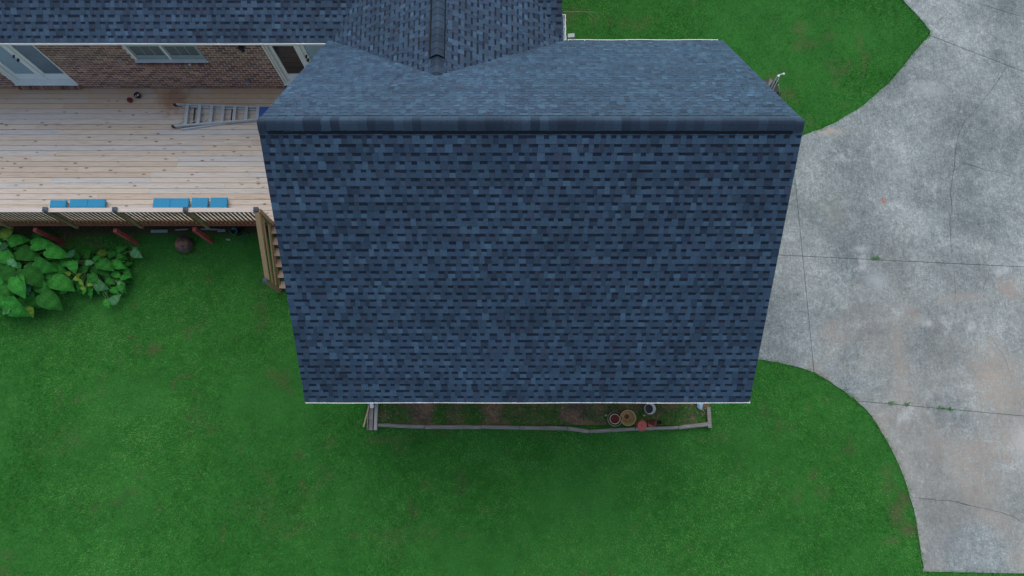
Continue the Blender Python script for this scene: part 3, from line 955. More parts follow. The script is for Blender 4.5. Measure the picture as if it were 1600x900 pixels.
while z + BH < EZ - .17:
    x = WX0 + (0 if row % 2 else -BL/2)
    while x < WX1:
        a, b = max(x, WX0), min(x + BL, WX1)
        zc0 = z + BH/2
        segs = [(a, b)]
        for (h0, h1, hb, ht) in holes:
            lo = hb - .105
            if zc0 + BH/2 > lo + .02 and zc0 - BH/2 < ht - .02:
                ns = []
                for (s, e) in segs:
                    if e <= h0 or s >= h1: ns.append((s, e))
                    else:
                        if s < h0: ns.append((s, h0))
                        if e > h1: ns.append((h1, e))
                segs = ns
        for s, e in segs:
            if e - s > .04: bricks.append(((s+e)/2, zc0, e-s))
        x += BL
    z += BH; row += 1
vis = [b for b in bricks if 1.40 < b[1] < 3.68 and b[0] > -13.3]
vis.sort(key=lambda b: (Vector((b[0], WY, b[1])) - Vector((0, 0, CZ))).length)
top300 = set(id(b) for b in vis[:300])
bs = MB()
for b in bricks:
    yy = WY + br.uniform(-.003, .004); col = br.choice(BP)
    if id(b) in top300:
        if abs(b[2]-BL) < .002: me = br.choice(bm_full)
        else: me = brick_mesh(b[2]-.020, BD, BH-.028, col).mesh('brick', M['brick'])
        inst('brick', me, fwall, (b[0], yy, b[1]))
    else:
        k = br.uniform(.75, 1.25)
        bs.box(b[0]-b[2]/2+.010, b[0]+b[2]/2-.010, yy, yy+BD, b[1]-BH/2+.014, b[1]+BH/2-.014, tuple(q*k for q in col))
bs.build('brick', M['brick'], fwall, kind='stuff')
# rowlock sills: upright bricks, each its own piece
rl = [brick_mesh(.052, .14, .088, tuple(q*1.05 for q in c)).mesh('sill_brick', M['brick']) for c in BP]
for (h0, h1, hb) in ((D1x0-.02, D1x1+.02, DB), (D2x0-.02, D2x1+.02, DB), (Wx0-.02, Wx1+.03, WB)):
    x = h0 + .033
    while x < h1:
        inst('sill_brick', br.choice(rl), fwall, (x, WY-.080, hb-.052), (R(-8), 0, 0)); x += .067

# patio doors
def patio_door(x0, x1, left_pane, right_pane, knob_side):
    w = x1 - x0; xm = (x0+x1)/2; y = WY + .115
    fr = MB()
    fr.box(x0, x0+.03, WY+.002, WY+.17, DB, DT); fr.box(x1-.03, x1, WY+.002, WY+.17, DB, DT)
    fr.box(x0+.03, x0+.075, WY+.05, WY+.17, DB, DT); fr.box(x1-.075, x1-.03, WY+.09, WY+.17, DB, DT)
    fr.box(x0+.075, x1-.075, WY+.07, WY+.17, DT-.08, DT)
    d = fr.build('patio_door', M['door_white'], house)
    th = MB(); th.box(x0-.01, x1+.01, WY-.03, WY+.16, DB-.004, DB+.045); th.build('threshold', M['door_white'], d)
    ml = MB(); ml.box(xm-.03, xm+.03, WY+.09, WY+.17, DB+.05, DT-.085); ml.build('mullion', M['door_white'], d)
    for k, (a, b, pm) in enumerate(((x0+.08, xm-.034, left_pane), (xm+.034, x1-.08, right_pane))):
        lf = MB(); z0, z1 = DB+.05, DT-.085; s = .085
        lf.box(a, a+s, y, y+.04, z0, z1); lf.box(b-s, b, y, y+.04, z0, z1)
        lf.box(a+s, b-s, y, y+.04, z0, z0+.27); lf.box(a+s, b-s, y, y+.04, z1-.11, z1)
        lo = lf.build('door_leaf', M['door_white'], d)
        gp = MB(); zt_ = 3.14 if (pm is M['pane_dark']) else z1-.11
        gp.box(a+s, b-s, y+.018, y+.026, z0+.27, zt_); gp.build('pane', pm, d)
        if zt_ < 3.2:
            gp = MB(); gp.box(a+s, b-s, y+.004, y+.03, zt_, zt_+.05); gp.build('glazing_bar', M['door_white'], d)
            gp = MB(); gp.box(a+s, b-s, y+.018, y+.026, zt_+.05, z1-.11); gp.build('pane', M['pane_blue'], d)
    kx = xm - .034 - .045 if knob_side < 0 else xm + .034 + .045
    kz = DB + 1.02
    for zz, rr_ in ((kz, .032), (kz+.16, .026)):
        kb = MB(); Mk = Matrix.Rotation(R(90), 4, 'X')
        kb.lathe([(0.0, .07), (rr_*.8, .066), (rr_, .05), (rr_*.8, .03), (rr_*.4, .02), (rr_*.9, .008), (rr_*.95, 0)], 14, (kx, y, zz), Mk)
        kb.build('door_knob', M['black'], d, smooth=True)
    return d
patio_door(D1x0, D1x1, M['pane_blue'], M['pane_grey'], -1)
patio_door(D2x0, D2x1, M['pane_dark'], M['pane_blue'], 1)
# twin window
fr = MB()
fr.box(Wx0, Wx0+.045, WY+.02, WY+.15, WB+.045, WT); fr.box(Wx1-.045, Wx1, WY+.06, WY+.15, WB+.045, WT)
fr.box(Wx0+.045, Wx1-.045, WY+.04, WY+.15, WT-.05, WT); xm = (Wx0+Wx1)/2
fr.box(xm-.022, xm+.022, WY+.03, WY+.15, WB+.045, WT-.05)
wf = fr.build('window', M['door_white'], house)
sl = MB(); sl.box(Wx0-.02, Wx1+.03, WY-.02, WY+.15, WB, WB+.035); sl.build('sill', M['white'], wf)
for a, b in ((Wx0+.045, xm-.022), (xm+.022, Wx1-.045)):
    sh = MB(); s = .05; y = WY+.055; z0, z1 = WB+.045, WT-.05; zmid = (z0+z1)/2+.06
    sh.box(a, a+s, y, y+.03, z0, z1); sh.box(b-s, b, y, y+.03, z0, z1)
    sh.box(a+s, b-s, y, y+.03, z0, z0+.16); sh.box(a+s, b-s, y, y+.03, zmid-.035, zmid+.035); sh.box(a+s, b-s, y, y+.03, z1-s, z1)
    sh.build('sash', M['sash'], wf)
    mu = MB(); W3 = (b-s-a-s)/3
    for k in (1, 2):
        xx = a+s+W3*k
        mu.box(xx-.009, xx+.009, y+.006, y+.024, z0+.16, zmid-.035); mu.box(xx-.009, xx+.009, y+.006, y+.024, zmid+.035, z1-s)
    mu.build('muntin', M['sash'], wf)
    pn = MB(); pn.box(a+s, b-s, y+.012, y+.018, z0+.16, zmid-.035); pn.build('pane', M['pane_screen'], wf)
    pn = MB(); pn.box(a+s, b-s, y+.012, y+.018, zmid+.035, z1-s); pn.build('pane', M['pane_screen'], wf)
# things fixed to the wall
q = P(388, 126, 1.75)
ou = MB(); ou.box(q.x-.055, q.x+.055, WY-.05, WY-.002, 1.72, 1.83); ou.box(q.x-.04, q.x+.04, WY-.062, WY-.05, 1.74, 1.81)
ou.build('outlet_box', M['copper'], house)
lx = P(377, 70, 3.45).x
li = thing('wall_lantern', 'small black lantern fixed under the eave left of the dark glass door', 'lamp', (lx, WY, 3.36))
b = MB(); b.box(lx-.05, lx+.05, WY-.02, WY-.002, 3.3, 3.46); b.bar((lx, WY-.01, 3.44), (lx, WY-.12, 3.44), .02, .02); b.build('bracket', M['black'], li)
b = MB(); b.lathe([(.0,.17),(.03,.16),(.075,.12),(.06,.11),(.05,-.03),(.02,-.05),(0,-.05)], 10, (lx, WY-.12, 3.36)); b.build('lamp_body', M['black'], li)
wsx = P(297, 100, 2.6).x
b = MB(); b.box(wsx-.03, wsx+.035, WY-.075, WY-.04, WB-.07, WB-.01); b.build('window_sensor', M['white'], wf)

# ------------------------------------------------------------------ deck
deck = thing('deck', 'raised wooden deck of pale weathered boards along the brick house wall', 'deck', (-9, 7.4, DZ))
BW = .1405
nb = int(round((WY-.01-DY0)/BW)); BW = (WY-.01-DY0)/nb
DX0, DX1 = -15.0, GWX0-.02
bcache = {}
def board_mesh(L):
    k = round(L, 2)
    if k not in bcache:
        b = MB(); g = .0035; c = .003; h = BW/2-g
        b.add([(0,-h,-.036),(k-.004,-h,-.036),(k-.004,h,-.036),(0,h,-.036),(0,-h,-c),(k-.004,-h,-c),(k-.004,h,-c),(0,h,-c),(0,-h+c,0),(k-.004,-h+c,0),(k-.004,h-c,0),(0,h-c,0)],
              [(0,3,2,1),(0,1,5,4),(2,3,7,6),(1,2,6,5),(3,0,4,7),(4,5,9,8),(6,7,11,10),(8,9,10,11),(5,6,10,9),(7,4,8,11)])
        bcache[k] = b.mesh('board', M['deck'])
    return bcache[k]
dr = random.Random(8)
for i in range(nb):
    y = DY0 + BW*(i+.5); x = DX0 + 0.0
    x1s = []; x = DX0
    off = dr.choice((1.2, 2.4, 3.05, 3.66, 4.27))
    while x < DX1:
        L = off if x == DX0 else dr.choice((3.66, 4.88, 4.88, 2.44))
        L = min(L, DX1 - x)
        if DX1 - (x+L) < .5: L = DX1 - x
        inst('board', board_mesh(L), deck, (x, y + dr.uniform(-.001, .001), DZ + dr.uniform(-.0015, .0015)))
        x += L
jo = MB()
for k in range(28): jo.box(DX0+.3+k*.4, DX0+.34+k*.4, DY0+.05, WY-.04, DZ-.20, DZ-.038)
jo.build('joist', M['rail'], deck)
rb = MB(); rb.box(DX0, DX1, DY0-.035, DY0+.01, DZ-.24, DZ-.040)
rb.build('rim_board', M['red'], deck)
rb2 = MB(); rb2.box(DX0, DX1, DY0+.012, DY0+.05, DZ-.30, DZ-.2); rb2.build('beam', M['red'], deck)
# red support posts
for (px, py) in ((96, 379), (214.5, 380), (331, 378), (-30, 378)):
    q = P(px, py, 0); m_ = MB(); m_.box(q.x-.045, q.x+.045, q.y-.045, q.y+.045, -.05, DZ-.3)
    m_.build('support_post', M['red'], deck)

# deck railing
rail = thing('deck_railing', 'wooden railing with slim balusters and dark square post caps along the deck edge', 'railing', (-9, DY0, DZ))
PT = 2.36
pxs = [(-42, 327), (70, 327), (179, 327), (289.5, 327.5), (399.5, 328)]
RYY = P(179, 327, PT+.04).y
px_x = [P(a, b, PT+.04).x for a, b in pxs]
capm = MB(); capm.box(-.055, .055, -.055, .055, 0, .02); capm.add([(-.055,-.055,.02),(.055,-.055,.02),(.055,.055,.02),(-.055,.055,.02),(0,0,.052)], [(0,1,4),(1,2,4),(2,3,4),(3,0,4)])
capme = capm.mesh('post_cap', M['postcap'])
yB = DY0 - .055
for x in px_x:
    m_ = MB(); m_.box(x-.044, x+.044, RYY-.044, RYY+.044, DZ-.30, PT+.03)
    p_ = m_.build('post', M['rail'], rail)
    inst('post_cap', capme, p_, (x, RYY, PT+.03))
for i in range(len(px_x)-1):
    a, b = px_x[i]+.044, px_x[i+1]-.044
    m_ = MB(); m_.box(a+.002, b-.002, RYY-.052, RYY+.052, PT-.034, PT); m_.build('cap_rail', M['railtop'], rail)
    m_ = MB(); m_.box(a+.002, b-.002, RYY+.0, RYY+.036, PT-.13, PT-.036); m_.build('top_rail', M['rail'], rail)
    m_ = MB(); m_.box(a+.002, b-.002, RYY-.0, RYY+.036, DZ+.05, DZ+.13); m_.build('bottom_rail', M['rail'], rail)
balm = MB(); balm.box(-.019, .019, -.024, 0, 0, PT-.036-(DZ-.05)); balme = balm.mesh('baluster', M['baluster'])
x = px_x[0] + .1
while x < px_x[-1] - .05:
    if all(abs(x - q) > .065 for q in px_x): inst('baluster', balme, rail, (x, RYY-.003, DZ-.05))
    x += .1015

# stairs
SX0 = P(437, 455, 0).x; SY1 = P(437, 455, 0).y
stair = thing('stairs', 'wooden stairs going down from the deck beside the garage wing', 'stairs', (SX0, SY1, 0))
nt = 6; run = (DY0 - .04 - SY1) / nt; SXR = GWX0 - .04
for k in range(nt):
    y1 = DY0 - .045 - run*k; z = DZ - .2*(k+1)
    m_ = MB()
    m_.box(SX0+.045, SXR, y1-run+.035, y1, z-.036, z)
    m_.build('tread', M['tread'], stair)
for x in (SX0+.03, SXR-.1):
    st = MB()
    st.add([(x,DY0-.04,DZ-.05),(x+.045,DY0-.04,DZ-.05),(x+.045,SY1,.1),(x,SY1,.1),(x,DY0-.04,DZ-.4),(x+.045,DY0-.04,DZ-.4),(x+.045,SY1+.15,0),(x,SY1+.15,0),(x,SY1,0),(x+.045,SY1,0)],
           [(0,1,2,3),(1,0,4,5),(0,3,8,7,4),(1,5,6,9,2),(3,2,9,8),(4,7,6,5)])
    st.build('stringer', M['rail'], stair)
srail = thing('stair_railing', 'tan wooden handrail sloping down beside the deck stairs', 'railing', (SX0, SY1, 0))
m_ = MB(); m_.box(SX0-.044, SX0+.044, SY1-.044, SY1+.044, 0, 1.14); p_ = m_.build('newel_post', M['stairrail'], srail)
inst('post_cap', capme, p_, (SX0, SY1, 1.14))
xt = px_x[-1]
m_ = MB(); m_.bar((xt+.02, RYY-.06, PT-.0), (SX0+.045, SY1+.04, 1.12), .11, .038); m_.build('handrail', M['stairrail'], srail)
m_ = MB(); m_.bar((xt+.06, RYY-.06, PT-.07), (SX0+.02, SY1+.04, 1.03), .04, .09); m_.build('upper_rail', M['stairrail'], srail)
m_ = MB(); m_.bar((xt+.03, RYY-.06, DZ+.14), (SX0-.02, SY1+.04, .18), .035, .09); m_.build('lower_rail', M['stairrail'], srail)
m_ = MB(); m_.bar((xt+.04, RYY-.05, DZ+.62), (SX0+.02, SY1+.04, .62), .035, .05); m_.build('middle_rail', M['stairrail'], srail)
m_ = MB(); m_.box(xt+.046, xt+.086, RYY-.05, RYY+.04, DZ-.05, PT-.04); m_.build('end_post', M['stairrail'], srail)

# ------------------------------------------------------------------ things on the deck
def blue_pad(px0, px1, py0, py1, label, seam=None, feet=()):
    z = DZ + .16
    a = P(px0, py1, z); b = P(px1, py0, z)
    t = thing('seat_pad', label, 'pad', ((a.x+b.x)/2, (a.y+b.y)/2, DZ), group='blue flat pads along the deck railing')
    segs = [(a.x, b.x)] if not seam else [(a.x, P(seam, py1, z).x-.002), (P(seam, py1, z).x+.002, b.x)]
    for s0, s1 in segs:
        m_ = MB(); c = .012
        m_.box(s0+c, s1-c, a.y+c, b.y-c, z-.05, z)
        m_.box(s0, s1, a.y, b.y, z-.043, z-.007)
        m_.build('pad_top', M['blue'], t)
    for sx in (a.x+.05, b.x-.05):
        for sy in (a.y+.03, b.y-.03):
            m_ = MB(); m_.tube([(sx, sy, DZ), (sx, sy, z-.05)], .014, 8); m_.build('leg', M['navy'], t)
    for fx in feet:
        q = P(fx, py1-1, z); m_ = MB(); m_.lathe([(0,0),(.03,0),(.035,.012),(.02,.03),(0,.034)], 10, (q.x, a.y+.0, z-.02)); m_.build('knob', M['navy'], t)
blue_pad(77, 104, 312.5, 324, 'short blue flat pad at the left end of the left row')
blue_pad(107.5, 165, 311.5, 324, 'long blue flat pad with a centre seam in the left row', 136)
blue_pad(238, 295.5, 309.5, 325.5, 'long blue flat pad with a centre seam in the right row', 265)
blue_pad(298, 325.5, 309, 325.5, 'short blue flat pad in the middle of the right row', None, (316,))
blue_pad(327.5, 355.5, 308.5, 325.5, 'short blue flat pad at the right end of the right row', None, (348, 356.5))

def ladder():
    z = DZ + .10
    A0, A1 = P(276, 163.5, z), P(425, 168.5, z)         # far side rail
    B0, B1 = P(273, 197.5, z), P(425, 185, z)           # near side rail
    t = thing('stepladder', 'folded aluminium stepladder lying on the deck boards', 'ladder', (A0.x, (A0.y+B0.y)/2, DZ))
    for a, b in ((A0, A1), (B0, B1)):
        m_ = MB(); m_.bar(a, b, .028, .085); m_.build('side_rail', M['alu'], t)
    for i, px in enumerate((291.5, 311, 330, 348, 366.5, 385, 403)):
        f = (px - 275) / 150.0
        a = A0.lerp(A1, f); b = B0.lerp(B1, (px-273)/152.0); a = Vector((b.x*.5+a.x*.5, a.y, a.z)); b = Vector((a.x, b.y, b.z))
        m_ = MB(); m_.box(a.x-.036, a.x+.036, b.y+.012, a.y-.012, z+.0, z+.030)
        m_.box(a.x-.040, a.x-.034, b.y+.012, a.y-.012, z-.02, z+.034)
        m_.build('step', M['alu'], t)
        if i < 3:
            m_ = MB(); m_.bar((a.x-.03, b.y+.16, z+.01), (a.x-.2, b.y+.01, z+.01), .014, .02); m_.build('brace', M['alu'], t)
            m_ = MB(); m_.bar((a.x-.03, a.y-.09, z+.01), (a.x-.13, a.y-.01, z+.01), .014, .02); m_.build('brace', M['alu'], t)
    for px in (359.5, 381.5, 300):
        f = (px-273)/152.0; a = A0.lerp(A1, f); b = B0.lerp(B1, f)
        m_ = MB(); m_.box(b.x-.012, b.x+.012, b.y, a.y, z-.07, z-.045); m_.build('rear_crossbar', M['black'], t)
    z2 = z - .062
    for a, b in ((A0, A1), (B0, B1)):
        o_ = -.03 if a is A0 else .03
        if a is B0: o_ = -.055
        m_ = MB(); m_.bar((a.x+.15, a.y+o_, z2), (b.x-.3, b.y+(o_ if a is A0 else .03), z2), .025, .05); m_.build('rear_leg', M['alu'], t)
    for a in (A0, B0):
        m_ = MB(); m_.box(a.x-.07, a.x+.01, a.y-.024, a.y+.02, z-.05, z+.035); m_.build('foot', M['black'], t)
    a = P(405, 170, z); b = P(425, 186, z)
    m_ = MB(); m_.box(a.x+.02, a.x+.32, b.y+.0, a.y+.03, z-.04, z+.05); m_.build('top_cap', M['ladder_blue'], t)
ladder()

q = P(204.5, 158, DZ)
t_ = thing('round_jar', 'small dark red round jar on the deck boards', 'jar', q)
m_ = MB(); m_.lathe([(.035,0),(.055,.02),(.066,.055),(.06,.09),(.04,.105),(.034,.115),(.04,.122),(.03,.122),(.028,.1),(0,.095)], 18, q); m_.build('body', M['red_ball'], t_, smooth=True)
q = P(217, 151, DZ)
t_ = thing('round_jar', 'small dark purple pot with pale highlight blobs, nearer the brick wall', 'jar', q)
m_ = MB(); m_.lathe([(.04,0),(.065,.02),(.078,.06),(.07,.10),(.075,.11),(.06,.112),(.055,.07),(0,.06)], 18, q); m_.build('body', M['purple'], t_, smooth=True)
m_ = MB(); m_.lathe([(.0,.10),(.02,.095),(.028,.08),(.02,.06)], 10, q + Vector((.025, .0, 0))); m_.build('glint_blob', M['bucket'], t_, smooth=True)  # white blobs, here and below, stand in for highlights on the glaze
m_ = MB(); m_.lathe([(.0,.10),(.015,.095),(.022,.08),(.02,.06)], 10, q + Vector((-.03, -.03, 0))); m_.build('glint_blob', M['bucket'], t_, smooth=True)

# ------------------------------------------------------------------ garden bed in front of the garage
bed = MB(); bx0, bx1 = P(588, 660, .05).x, P(1110, 660, .05).x; by0 = P(800, 664, .05).y; by1 = GWY0
gx = np.linspace(bx0, bx1, 90); gy = np.linspace(by0, by1, 10)
vs = [(x, y, .05 + (mnoise.noise(Vector((x*2.5, y*2.5, 0)))*.03)) for y in gy for x in gx]
fs = [(j*90+i, j*90+i+1, (j+1)*90+i+1, (j+1)*90+i) for j in range(9) for i in range(89)]
bed.add(vs, fs); so = bed.build('soil_bed', M['soil'], smooth=True); so['kind'] = 'structure'
rng = np.random.default_rng(77)
n = 26000
X = rng.uniform(bx0, bx1, n); Y = rng.uniform(by0, by1-.02, n)
dn = vnoise(X, Y, 1.0, 61)*.5 + vnoise(X, Y, 3.0, 62)*.5
fy = (Y-by0)/(by1-by0)
dens = np.clip((dn-.24)*3.4, 0, 1) * np.clip(1.25 - fy*1.1, 0.05, 1)
k = rng.random(n) < dens; X, Y = X[k], Y[k]
tone = np.clip(.40 + rng.normal(0, .2, len(X)), 0, .79)
me = grass_mesh('bed_grass', X, Y, np.full(len(X), .045), tone, .075, .013, rng)
o = bpy.data.objects.new('bed_grass', me); COL.objects.link(o)
tag(o, 'patchy grass and weeds growing in the timber-edged garden bed', 'grass', kind='stuff')
# pebbles and leaf litter in the bed
lit = MB(); lr_ = random.Random(4)
for _ in range(900):
    x = lr_.uniform(bx0, bx1); y = lr_.uniform(by0+.02, by1-.03); s = lr_.uniform(.008, .026); c_ = Vector((x, y, .065+lr_.uniform(0,.02)))
    ang = lr_.uniform(0, 6.28); a = Vector((math.cos(ang)*s, math.sin(ang)*s, lr_.uniform(-.01,.01))); b = Vector((-math.sin(ang)*s*.5, math.cos(ang)*s*.5, lr_.uniform(-.01,.01)))
    cc = lr_.choice([(.20,.12,.07),(.28,.20,.13),(.12,.07,.045),(.36,.31,.25),(.30,.13,.08)])
    lit.add([c_-a, c_-b, c_+a, c_+b], [(0,1,2,3)], cc)
lo_ = lit.build('leaf_litter', M['brick']); tag(lo_, 'dry brown leaf litter scattered over the bed soil', 'leaf litter', kind='stuff')

edg = thing('bed_edging', 'weathered grey landscape timbers edging the garden bed', 'edging', (bx0, by0, 0))
pts = [(588,664),(664,667),(752,667),(812,668),(887,669),(920,674),(993,670),(1060,668),(1107,663)]
for i in range(len(pts)-1):
    a = P(*pts[i], .14); b = P(*pts[i+1], .14); a.z = .075; b.z = .075
    d = (b-a).normalized(); nn = Vector((-d.y, d.x, 0)); L = (b-a).length; hw = .045*rnd.uniform(.9, 1.1)
    m_ = MB(); ns = max(3, int(L/.12)); rows = []
    hh = .075 + rnd.uniform(-.012, .012)
    for k in range(ns+1):
        c0 = a + d*(.006 + (L-.012)*k/ns)
        for (s, z) in ((-hw, -.07), (-hw, hh*.7), (-hw*.6, hh), (hw*.6, hh), (hw, hh*.7), (hw, -.07)):
            rows.append(c0 + nn*(s + rnd.uniform(-.005, .005)) + Vector((0,0,z + rnd.uniform(-.005,.005))))
    fs = [(k*6+j, k*6+j+1, (k+1)*6+j+1, (k+1)*6+j) for k in range(ns) for j in range(5)] + [(0,1,2,3,4,5)[::-1], tuple(ns*6+j for j in range(6))]
    m_.add(rows, fs); m_.build('timber', M['timber'], edg)
a = P(1109, 668, .12); m_ = MB(); m_.box(a.x-.045, a.x+.045, a.y-.01, P(1109, 636, .1).y, 0, .14); m_.build('timber', M['timber'], edg)
a = P(584, 672, .18); b = P(590.5, 628, .18); m_ = MB(); m_.box(a.x, b.x, a.y, GWY0, 0, .19); m_.build('end_board', M['timber_pale'], edg)

# splash trough and leaning strip left of the bed, downspouts
q = P(579, 652, .05)
tr = thing('splash_trough', 'dark weathered splash trough under the left downspout', 'trough', q)
m_ = MB(); y0 = P(579, 672, .05).y; y1 = GWY0-.02
for (x0, x1, h) in ((-.075, -.055, .09), (.05, .068, .09)): m_.box(q.x+x0, q.x+x1, y0, y1, 0, h)
m_.box(q.x-.055, q.x+.05, y0, y1, .0, .03)
m_.build('channel', M['timber'], tr)
for k in range(4):
    m_ = MB(); x = q.x - .05 + k*.025; m_.box(x, x+.016, y0+.25, y1, .03, .042+.006*(k % 2)); m_.build('slat', M['timber_pale'], tr)
t_ = thing('wood_strip', 'thin tan wooden strip lying slanted beside the trough', 'strip', P(572, 650, .08))
m_ = MB(); m_.bar(P(577, 633, .10), P(568, 667, .07), .035, .02); m_.build('strip', M['stick'], t_)
def downspout(x, label, mat, pxo):
    t = thing('downspout', label, 'downspout', (x, GWY0, 0))
    m_ = MB(); m_.box(x-.04, x+.04, GWY0-.075, GWY0-.005, .35, EZ-.3); m_.build('pipe', M['white'], t)
    m_ = MB(); m_.bar((x, GWY0-.04, .37), (x, GWY0-.2, .22), .085, .07); m_.build('elbow', mat, t)
    m_ = MB(); o = P(*pxo, .14); m_.bar((x, GWY0-.18, .20), (x+(o.x-x)*.5, o.y, .16), .09, .07); m_.build('outlet', mat, t)
q = P(581, 634, .16)
downspout(q.x+.02, 'white downspout with its outlet over the splash trough', M['white'], (581, 634))
q = P(1093, 634, .16)
t_ = thing('splash_guard', 'small pale blue metal splash guard at the right end of the bed', 'splash guard', (q.x, q.y, 0))
a = P(1088, 631, .2); b = P(1099, 628, .2); c = P(1096, 641, .1); d_ = P(1090, 637, .1)
m_ = MB(); m_.add([a+Vector((0,.12,.06)), b+Vector((.04,.12,.06)), c, d_, a+Vector((0,.12,.0)), b+Vector((.04,.12,0)), c-Vector((0,0,.04)), d_-Vector((0,0,.04))], [(0,3,2,1),(4,5,6,7),(0,1,5,4),(1,2,6,5),(2,3,7,6),(3,0,4,7)])
m_.build('tray', M['paleblue'], t_)
m_ = MB(); m_.bar(b+Vector((-.02,.1,.02)), P(1103, 628.5, .2), .03, .02); m_.build('rim', M['paleblue'], t_)

# pots
def pot(name, label, cat, px, py, r, h, mo, mi, group=None, soil=None, tilt=None, z0=.06, taper=.72, wall=.014, rim=.012):
    top = P(px, py, z0+h); c = Vector((top.x, top.y, z0))
    t = thing(name, label, cat, c, group=group)
    Mx = Matrix.Identity(4)
    if tilt: Mx = Matrix.Rotation(tilt[0], 4, 'X') @ Matrix.Rotation(tilt[1], 4, 'Y')
    rb = r*taper
    o_ = MB(); o_.lathe([(0,0),(rb,0),(r-rim*.5,h-.04),(r,h-.035),(r,h),(r-wall*.4,h+.003)], 32, c, Mx); o_.build('body', mo, t, smooth=True)
    i_ = MB(); i_.lathe([(r-wall*.4,h+.003),(r-wall,h),(r-wall*1.4,h-.03),(rb-wall,.03),(0,.028)], 32, c, Mx); i_.build('lining', mi, t, smooth=True)
    if soil:
        s_ = MB(); zz = h*soil[0]; rs = rb + (r-rb)*soil[0] - wall*1.2
        s_.lathe([(rs,zz),(rs*.6,zz+.008),(0,zz+.004)], 20, c, Mx); s_.build('soil', soil[1], t, smooth=True)
    return t, c, Mx
g_ = 'pots and buckets standing in the garden bed'
t_, c, Mx = pot('plant_pot', 'cream-rimmed pot holding a smaller red clay pot, leftmost in the bed', 'pot', 961, 654.5, .175, .26, M['cream'], M['black'], g_)
m_ = MB(); m_.lathe([(0,.04),(.10,.04),(.125,.22),(.112,.222),(.09,.07),(0,.065)], 24, c); m_.build('inner_pot', M['terra_dark'], t_, smooth=True)
m_ = MB(); m_.lathe([(.127,.19),(.130,.223),(.112,.224)], 24, c); m_.build('inner_rim', M['cream'], t_, smooth=True)
t_, c, Mx = pot('plant_pot', 'largest tan pot, empty, tilted beside the cream-rimmed pot', 'pot', 982, 649.5, .195, .30, M['tan'], M['tan'], g_, tilt=(R(10), R(-2)), taper=.8)
m_ = MB(); m_.lathe([(0,.038),(.05,.036),(.06,.03)], 18, c, Mx); m_.build('soil', M['terra_dark'], t_, smooth=True)
t_, c, Mx = pot('bucket', 'white plastic bucket with dark water inside, by the gutter', 'bucket', 1016, 637.5, .135, .30, M['bucket'], M['bucket'], g_, soil=(.25, M['black']), tilt=(R(3), 0), taper=.82, wall=.007)
q = P(1003.5, 664.5, .22); c0 = Vector((q.x, q.y, .06))
t_ = thing('plant_pot', 'upturned pink terracotta pot by the timber edging', 'pot', c0, group=g_)
m_ = MB(); m_.lathe([(.135,0),(.14,.03),(.128,.035),(.112,.15),(.108,.155),(.09,.157),(.085,.150),(.05,.150),(.046,.158),(.022,.160),(.02,.145),(0,.145)], 30, c0); m_.build('body', M['terracotta'], t_, smooth=False)
q = P(1019, 660, .12); c0 = Vector((q.x, q.y, .06))
t_ = thing('plant_pot', 'small broken terracotta pot lying right of the pink one', 'pot', c0, group=g_)
Mx = Matrix.Rotation(R(80), 4, 'Y') @ Matrix.Rotation(R(12), 4, 'X')
m_ = MB(); m_.lathe([(0,-.08),(.05,-.08),(.072,.07),(.08,.07),(.082,.1),(.07,.1),(.045,-.06),(0,-.06)], 22, c0 + Vector((0,0,.07)), Mx); m_.build('body', M['terra_dark'], t_, smooth=True)
m_ = MB(); m_.lathe([(.05,0),(.085,.01),(.09,.025),(.075,.025),(0,.015)], 18, c0 + Vector((-.02,-.05,.03)), Matrix.Rotation(R(-20), 4, 'X')); m_.build('saucer', M['terracotta'], t_, smooth=True)
m_ = MB(); m_.box(-.05,.05,-.02,.02,-.01,.012, None, Matrix.Translation(c0+Vector((-.06,.09,.03))) @ Matrix.Rotation(R(30),4,'Z')); m_.build('shard', M['terra_dark'], t_)
pot('plant_pot', 'tiny dark pot at the right end of the pot group', 'pot', 1030.5, 660, .055, .09, M['dirt'], M['black'], g_)
for (px, py, lb) in ((1006, 649, 'small pale stone behind the pink terracotta pot'), (947, 649, 'small pale stone left of the cream-rimmed pot')):
    q = P(px, py, .06); m_ = MB(); m_.lathe([(0,.05),(.025,.045),(.035,.025),(.03,0)], 9, q, Matrix.Diagonal((1,.7,1,1)))
    o = m_.build('stone', M['plank'], smooth=True, origin=q); tag(o, lb, 'stone')

